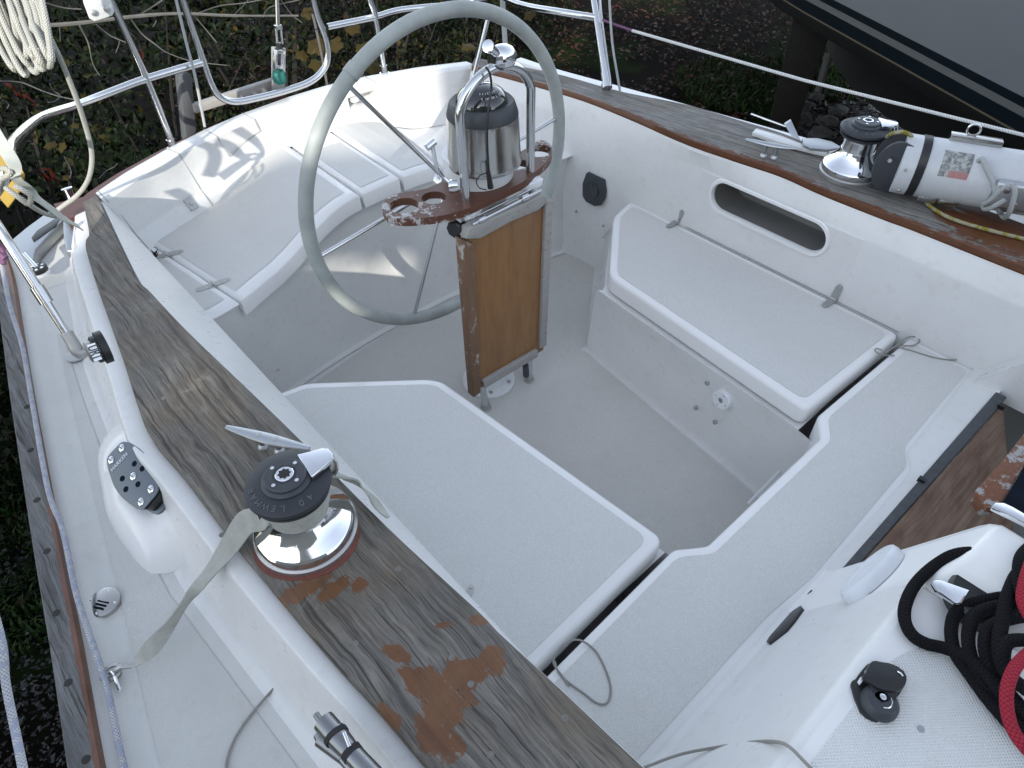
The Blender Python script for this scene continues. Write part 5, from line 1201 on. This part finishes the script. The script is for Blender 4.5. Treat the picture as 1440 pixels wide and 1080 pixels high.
for k in range(14000):
    x=rd.uniform(1.6,12); y=rd.uniform(.5,12)
    if mn.noise(V((x*.5,y*.5,3)))<-.28: continue
    leafq(m,V((x,y,GZ+.06+rd.random()*.05)),rd.uniform(.05,.11),rd,True)
stuff(m,'leaf_litter','leaf_litter','brown fallen leaves covering the ground')
m=M()
for k in range(9000):
    x=rd.uniform(-3.4,-1.5); y=rd.uniform(.2,3.4); s=rd.uniform(.008,.024)
    p=V((x,y,GZ+.07)); a=[p+V((rd.uniform(-s,s),rd.uniform(-s,s),rd.uniform(0,s))) for _ in range(5)]
    o=len(m.v); m.v+=a; m.f+=[(o,o+1,o+2),(o,o+2,o+3),(o,o+3,o+1),(o+1,o+3,o+4),(o+1,o+4,o+2),(o+2,o+4,o+3)]; m.uv+=[[(0,0)]*3]*6
for k in range(2600):
    c=at(rd.uniform(1090,1330),rd.uniform(150,215),z=GZ+.05); x,y=c.x,c.y; s=rd.uniform(.03,.09)
    p=V((x,y,GZ+.06)); a=[p+V((rd.uniform(-s,s),rd.uniform(-s,s),rd.uniform(0,s))) for _ in range(5)]
    o=len(m.v); m.v+=a; m.f+=[(o,o+1,o+2),(o,o+2,o+3),(o,o+3,o+1),(o+1,o+3,o+4),(o+1,o+4,o+2),(o+2,o+4,o+3)]; m.uv+=[[(0,0)]*3]*6
stuff(m,'gravel','gravel_stone','loose grey gravel beside and behind the boat')
m=M()
def blade(m,p,h,rd):
    a=rd.uniform(0,6.28); d=V((math.cos(a),math.sin(a),0)); b=V((-d.y,d.x,0))*h*.10; t=d*h*.5
    o=len(m.v); m.v+=[p-b,p+b,p+b*.6+t*.4+V((0,0,h*.6)),p-b*.6+t*.4+V((0,0,h*.6)),p+t+V((0,0,h*.8))]; m.f+=[(o,o+1,o+2,o+3),(o+3,o+2,o+4)]; m.uv+=[[(0,0)]*4,[(0,0)]*3]
def patch(cx,cy,r,n,h=.12):
    for k in range(n):
        a=rd.uniform(0,6.28);q=r*math.sqrt(rd.random()); blade(m,V((cx+math.cos(a)*q,cy+math.sin(a)*q,GZ+.05)),rd.uniform(.5,1.2)*h,rd)
for x,y,r,n in ((1060,125,1.1,1600),(1190,92,.7,900),(1020,140,.6,500),(640,40,1.0,500),(30,780,.8,1500),(20,650,.9,1200),(50,870,.3,250),(1180,130,.5,300)):
    c=at(x,y,z=GZ); patch(c.x,c.y,r,n)
stuff(m,'grass','grass_blade','patches of green grass growing through the leaves')
# ---- bushes
def bush(c,rx,ry,h,n,label,mat,seed,ls=.06):
    rd=random.Random(seed); t=thing('bush',V((c[0],c[1],GZ)),label,'bush','bushes beyond the stern')
    m=M()
    for k in range(7):
        a=rd.uniform(0,6.28); p=V((c[0]+rd.uniform(-.1,.1),c[1]+rd.uniform(-.1,.1),GZ)); q=V((c[0]+math.cos(a)*rx*rd.uniform(.3,.9),c[1]+math.sin(a)*ry*rd.uniform(.3,.9),GZ+h*rd.uniform(.6,.98)))
        m.tube([p,p.lerp(q,.4)+V((0,0,h*.15)),q],[.022,.014,.005],6,sub=3)
    m.build('stems','stem_bark',t,weld=False)
    m=M(); cl=[]
    for k in range(34):
        a=rd.uniform(0,6.28); e=rd.uniform(0,1); q=rd.uniform(.35,1)
        cl.append((V((c[0]+math.cos(a)*rx*q*math.sqrt(1-(e*.8)**2),c[1]+math.sin(a)*ry*q*math.sqrt(1-(e*.8)**2),GZ+h*(.08+.88*e))),rd.uniform(.18,.42)))
    for k in range(n):
        cc,r=cl[int(rd.random()*len(cl))]
        d=V((rd.gauss(0,1),rd.gauss(0,1),rd.gauss(0,1))).normalized()*r*rd.random()**.4
        p=cc+d
        if p.z<GZ+.05: p.z=GZ+.05+rd.random()*.2
        leafq(m,p,rd.uniform(.6,1.4)*ls,rd,asp=.6)
    o=m.build('foliage',mat,t,smooth=False,weld=False)
    return t
bl=[((-1.9,4.2),1.0,.8,2.3,2600,'dark bush beyond the starboard quarter, lowest at the left edge','bush_leaf'),
((-.9,4.7),1.1,.8,3.0,3600,'dark green bush seen under the left end of the stern rail','bush_leaf'),
((.2,5.0),1.1,.8,3.1,3600,'bush seen through the crossing of the stern rails','bush_leaf'),
((1.3,5.0),1.0,.8,3.1,3400,'leafy bush seen through the dropped gate rail','bush_leaf_autumn'),
((2.4,5.0),1.0,.8,3.0,3400,'bush with yellowing leaves seen through the left of the wheel','bush_leaf_autumn'),
((3.5,5.1),1.1,.8,2.5,3000,'bush with yellowing leaves seen through the top of the wheel','bush_leaf_autumn'),
((4.8,6.2),1.2,.9,2.2,2600,'dark bush behind the port end of the stern rail','bush_leaf'),
((6.6,8.2),1.6,1.0,2.0,2400,'farthest dark bush at the top of the leaf covered ground','bush_leaf')]
for i,b in enumerate(bl): bush(*b,seed=20+i)
# backdrop bank of deep undergrowth, uncountable
m=M()
for k in range(16000):
    x=rd.uniform(-7,14); y=rd.uniform(6.8,10.5)+max(0,x-5)*.55; z=GZ+3.6*rd.random()**.8
    leafq(m,V((x,y,z)),rd.uniform(.08,.18),rd)
stuff(m,'undergrowth','bush_leaf','dark mass of undergrowth behind the bushes')
# low leaves at ground, left
m=M()
for k in range(5200):
    x=rd.uniform(-3.4,1.6); y=rd.uniform(2.6,5.2); leafq(m,V((x,y,GZ+.05+.35*rd.random()**2)),rd.uniform(.04,.09),rd)
stuff(m,'ground_cover','bush_leaf','low green ground cover below the stern')
# ---- bare shrub with grey twigs and some red leaves
tw=thing('bare_shrub',at(90,150,d=4.0),'bare grey twiggy shrub with red leaves behind the stern rail','shrub')
def twig(pts,d,r):
    m=M(); r=[q*.75 for q in r] if isinstance(r,list) else r*.75; m.tube([at(x,y,d=d+.1*math.sin(i)) for i,(x,y) in enumerate(pts)],r,6,sub=4); m.build('branch','bark',tw,weld=False)
twig([(-20,40),(60,36),(115,32),(180,24),(250,19),(330,22),(420,22)],3.7,[.016,.015,.013,.010,.007])
twig([(60,3),(90,11),(115,13)],3.6,.004); twig([(112,36),(124,60),(130,88),(140,106)],3.6,[.006,.003]); twig([(135,34),(155,50),(178,60)],3.6,.004)
twig([(185,28),(200,48),(218,62),(235,74),(270,86),(320,92)],3.7,[.005,.003]); twig([(195,22),(220,6),(240,-8)],3.8,.005); twig([(270,18),(290,42),(305,60)],3.7,.004)
twig([(280,18),(310,8),(345,4),(390,-5)],3.8,.004); twig([(330,20),(345,5),(355,-8)],3.8,.003); twig([(0,114),(30,116),(60,128),(85,136),(115,142)],3.3,.004)
twig([(70,118),(76,128),(84,134),(78,142),(68,144)],3.2,.003); twig([(84,38),(85,58)],3.6,.003); twig([(212,22),(220,28),(215,38)],3.7,.003); twig([(160,52),(168,58),(163,74)],3.7,.003)
twig([(0,138),(12,146),(10,152)],3.2,.003); twig([(370,24),(380,10),(420,0),(450,-10)],3.9,.004); twig([(395,0),(410,20),(425,32)],3.9,.003)
twig([(140,250),(150,240),(160,235),(165,230)],4.2,.003); twig([(90,220),(100,240),(98,250)],4.2,.003)
def rleaves(lst,s,d):
    for x,y in lst:
        m=M(); leafq(m,at(x,y,d=d),s,rd,asp=.35); m.build('leaf','red_leaf',tw,smooth=False,weld=False)
rleaves([(18,124),(22,128),(26,132),(30,128),(40,138),(45,143),(36,134),(28,138),(12,120),(48,150)],.05,3.2)
rleaves([(196,70),(200,78),(204,86),(203,95),(208,100)],.05,3.7); rleaves([(66,240),(72,245),(64,250),(75,252)],.09,4.0)
# larger autumn leaves near the stern, one thing: sapling
sap=thing('maple_sapling',at(450,70,d=4.2),'young maple sapling with yellow autumn leaves seen beside the wheel rim','sapling')
m=M(); m.tube([at(470,180,d=4.4),at(455,90,d=4.2),at(440,20,d=4.1)],.008,6,sub=4); m.build('stem','bark',sap)
leafmat('maple_leaf',(.012,.010,.003),(.034,.025,.006),(.012,.015,.005))
def maple(p,s):
    m=M(); n=-_f+V((rd.uniform(-.5,.5),rd.uniform(-.5,.5),rd.uniform(0,.6))); n.normalize(); u=n.orthogonal().normalized(); u.rotate(mathutils.Quaternion(n,rd.uniform(0,6.3))); v=n.cross(u)
    rr=[1,.72,.95,.68,.8,.62,.35,.62,.8,.68,.95,.72]
    o=[p+(u*math.cos(2*math.pi*k/12)+v*math.sin(2*math.pi*k/12))*s*rr[k] for k in range(12)]+[p+n*s*.15]
    m.add(o,[(k,(k+1)%12,12) for k in range(12)]); s*=.8; m.build('leaf','maple_leaf',sap,smooth=False,weld=False)
for x,y,s in ((445,68,.085),(474,62,.07),(432,20,.06),(447,90,.07),(525,92,.09),(495,40,.06),(424,80,.05),(510,70,.06),(660,68,.06),(745,20,.05),(72,205,.05),(88,208,.045),(106,176,.03),(92,250,.03)): maple(at(x,y,d=4.3),s)
# ---- rocks
rock=None; rk=[(1130,152,.16),(1145,140,.12),(1120,172,.2),(1165,175,.16),(1180,160,.13),(1200,182,.14),(1222,98,.1),(1212,108,.09),(1235,112,.08),(1132,135,.10),(1255,172,.16),(1285,165,.14),(1310,178,.12),(1238,150,.1),(1262,182,.12),(1110,160,.13),(1385,250,.1),(1150,190,.15)]
for i,(x,y,s) in enumerate(rk):
    p=at(x,y,z=GZ+.1)
    if rock is None:
        b=bmesh.new(); bmesh.ops.create_icosphere(b,subdivisions=3,radius=1)
        for v in b.verts: 
            nn=mn.noise(v.co*1.3)*.45+mn.noise(v.co*3.1)*.16; v.co=v.co*(1+nn); v.co.z*=.62
        me=bpy.data.meshes.new('rock'); b.to_mesh(me); b.free(); me.materials.append(MT['rock'])
        rock=bpy.data.objects.new('rock',me); o=rock
    else: o=rock.copy()
    col.objects.link(o); o.location=p; o.scale=(s,s*rd.uniform(.7,1.1),s*rd.uniform(.7,1.1)); o.rotation_euler=(rd.uniform(-.3,.3),rd.uniform(-.3,.3),rd.uniform(0,6.28))
    meta(o,'grey rock in the rubble below the neighbouring hull','rock','rocks under the neighbouring boat')
# ---- neighbouring boat
NZ=-.40
n0=at(1440,192,z=NZ); n1=at(1129,17,z=NZ); nd=(n1-n0).to_2d().to_3d().normalized(); ns_=V((nd.y,-nd.x,0))   # away from us
if ns_.dot(V((1,0,0)))<0: ns_=-ns_
nb_=thing('neighbour_boat',n0+V((0,0,-1.8)),'grey hull with black boot stripes standing beside ours at the upper right','boat')
LEN=(n1-n0).length
def nst(t,prof):
    "point list for station t (0..1 between the two measured points)"
    c=n0+nd*LEN*t; bow=max(0,t-1.0)*.55; rise=.06*max(0,t-.2)**2
    return [V((c.x,c.y,0))+ns_*(a+bow*bow*2.2)+V((0,0,z+rise*0)) for a,z in prof]
ts=[-2.2+.2*i for i in range(24)]
bands=[('neighbour_cream',[(.004,NZ-.006),(0,NZ+.010)]),('neighbour_black',[(0,NZ+.010),(-.022,NZ+.115)]),('neighbour_grey',[(-.022,NZ+.115),(-.034,NZ+.172)]),('neighbour_black',[(-.034,NZ+.172),(-.046,NZ+.235)]),('neighbour_topside',[(-.046,NZ+.235),(-.20,NZ+1.1),(-.29,NZ+1.75)]),('neighbour_cream',[(-.29,NZ+1.75),(-.31,NZ+1.755),(-.31,NZ+1.78),(-.29,NZ+1.785)]),('neighbour_topside',[(-.29,NZ+1.785),(-.28,NZ+2.1),(.2,NZ+2.15)])]
nm=['boot_top_line','boot_stripe','hull_stripe','boot_stripe','topside','rub_line','topside']
for (mt_,pr_),nme in zip(bands,nm):
    m=M(); m.grid([nst(t,pr_) for t in ts]); m.build(nme,mt_,nb_,sharp=60)
m=M(); m.grid([nst(t,[(.004,NZ-.006),(.10,NZ-.15),(.5,NZ-.34),(1.3,NZ-.6),(1.8,NZ-.9),(1.9,NZ-1.5)]) for t in ts]); m.build('underbody','antifoul',nb_,sharp=60)
# timber shore and sill supporting it
js=thing('timber_shore',at(1100,175,z=GZ),'heavy dark timber shore leaning under the neighbouring hull','shore')
a,b=at(1098,185,z=GZ),at(1146,22,z=-.52)
dd=(b-a).normalized(); ss=dd.cross((CAM-a).normalized()).normalized(); nn=ss.cross(dd)
m=M(); w0,w1=.16,.20; m.add([a-ss*w0,a+ss*w0,b+ss*w1,b-ss*w1,a-ss*w0-nn*.12,a+ss*w0-nn*.12,b+ss*w1-nn*.12,b-ss*w1-nn*.12],[(0,1,2,3),(7,6,5,4),(0,4,5,1),(1,5,6,2),(2,6,7,3),(3,7,4,0)]); m.build('post','dark_timber',js,bevel=.01)
m=M(); q=at(1150,130,d=6.0); m.tube([q,at(1165,75,d=5.9)],.03,8); m.build('brace','dark_timber',js)
m=M(); a=at(1215,115,z=GZ+.05); b=at(1250,135,z=GZ+.05); m.tube([a,b],.03,8); lone('timber_offcut',m,'grey_timber','thin grey timber offcut lying in the rubble','timber')
# ---- unseen wall added forward and to starboard to keep low sun off the cockpit
HX,HY=SAZ.x,SAZ.y; QX,QY=-HY,HX; TE=math.tan(SEL)
def sq(q,w,D=8.0):
    "point of the sun blocker for sideways place q and sun height w"
    return V((QX*q+HX*D,QY*q+HY*D,w+TE*D))
sun_blk=thing('sun_blocker',V3(sq(-.5,0),GZ),'grey wall added beyond the frame to block the sun from the cockpit','sun blocker')
def wall(pts):  # one panel of the added sun blocker
    m=M(); m.prism([sq(q,w) for q,w in pts],V((HX,HY,0))*.15); m.build('wall','blocker_grey',sun_blk)
lo=-9
h0,h1,z0_,z1_=HOLE  # gap shaped to throw a sun patch on the helm seat front
E1=EDGE
wall([(-7,lo),(h0,lo),(h0,lerp_tab(LOW,h0))]+[(q,w) for q,w in reversed(LOW) if q<h0]+[(-7,LOW[0][1])])
wall([(h0,lo),(h1,lo),(h1,z0_),(h0,z0_)])
wall([(h0,z1_),(h1,z1_),(h1,lerp_tab(LOW,h1)),(h0,lerp_tab(LOW,h0))])
wall([(h1,lo),(E1,lo),(E1,lerp_tab(LOW,E1)),(h1,lerp_tab(LOW,h1))])
wall([(E1,lo),(9,lo),(9,3.2),(E1+.55,3.2),(E1,1.5)])
for q0,w0,q1,w1 in ((h0,z0_+.03,h1,z1_-.02),((h0+h1)/2+.03,z0_,(h0+h1)/2+.03,z1_)):  # bars added across the gap to break up the sun patch
    m=M(); m.tube([sq(q0,w0),sq(q1,w1)],.014,6); m.build('gap_bar','blocker_grey',sun_blk)
# ------------------------------------------------------------------ light
w=bpy.data.worlds.new('World'); sc.world=w; w.use_nodes=True
nt=w.node_tree; bg=nt.nodes['Background']; sky=nt.nodes.new('ShaderNodeTexSky'); sky.sky_type='NISHITA'; sky.sun_disc=False
sd=V((SAZ.x*math.cos(SEL),SAZ.y*math.cos(SEL),math.sin(SEL)))
sky.sun_elevation=SEL; sky.sun_rotation=math.atan2(SAZ.x,SAZ.y); sky.air_density=1.0; sky.dust_density=.6
hs=nt.nodes.new('ShaderNodeHueSaturation'); hs.inputs['Saturation'].default_value=.50; nt.links.new(sky.outputs[0],hs.inputs['Color']); nt.links.new(hs.outputs[0],bg.inputs[0]); bg.inputs[1].default_value=.15
ld=bpy.data.lights.new('sun','SUN'); ld.energy=2.0; ld.angle=R(.55); ld.color=(1,.95,.86)
lo=bpy.data.objects.new('sun',ld); col.objects.link(lo); lo.rotation_euler=(-sd).to_track_quat('-Z','Y').to_euler(); lo.location=(0,0,8)
vs=sc.view_settings; vs.view_transform='Standard'; vs.look='None'; vs.exposure=1.5; vs.gamma=1
sc.cycles.max_bounces=6
for o in list(bpy.data.objects):
    if '_o' in o: del o['_o']
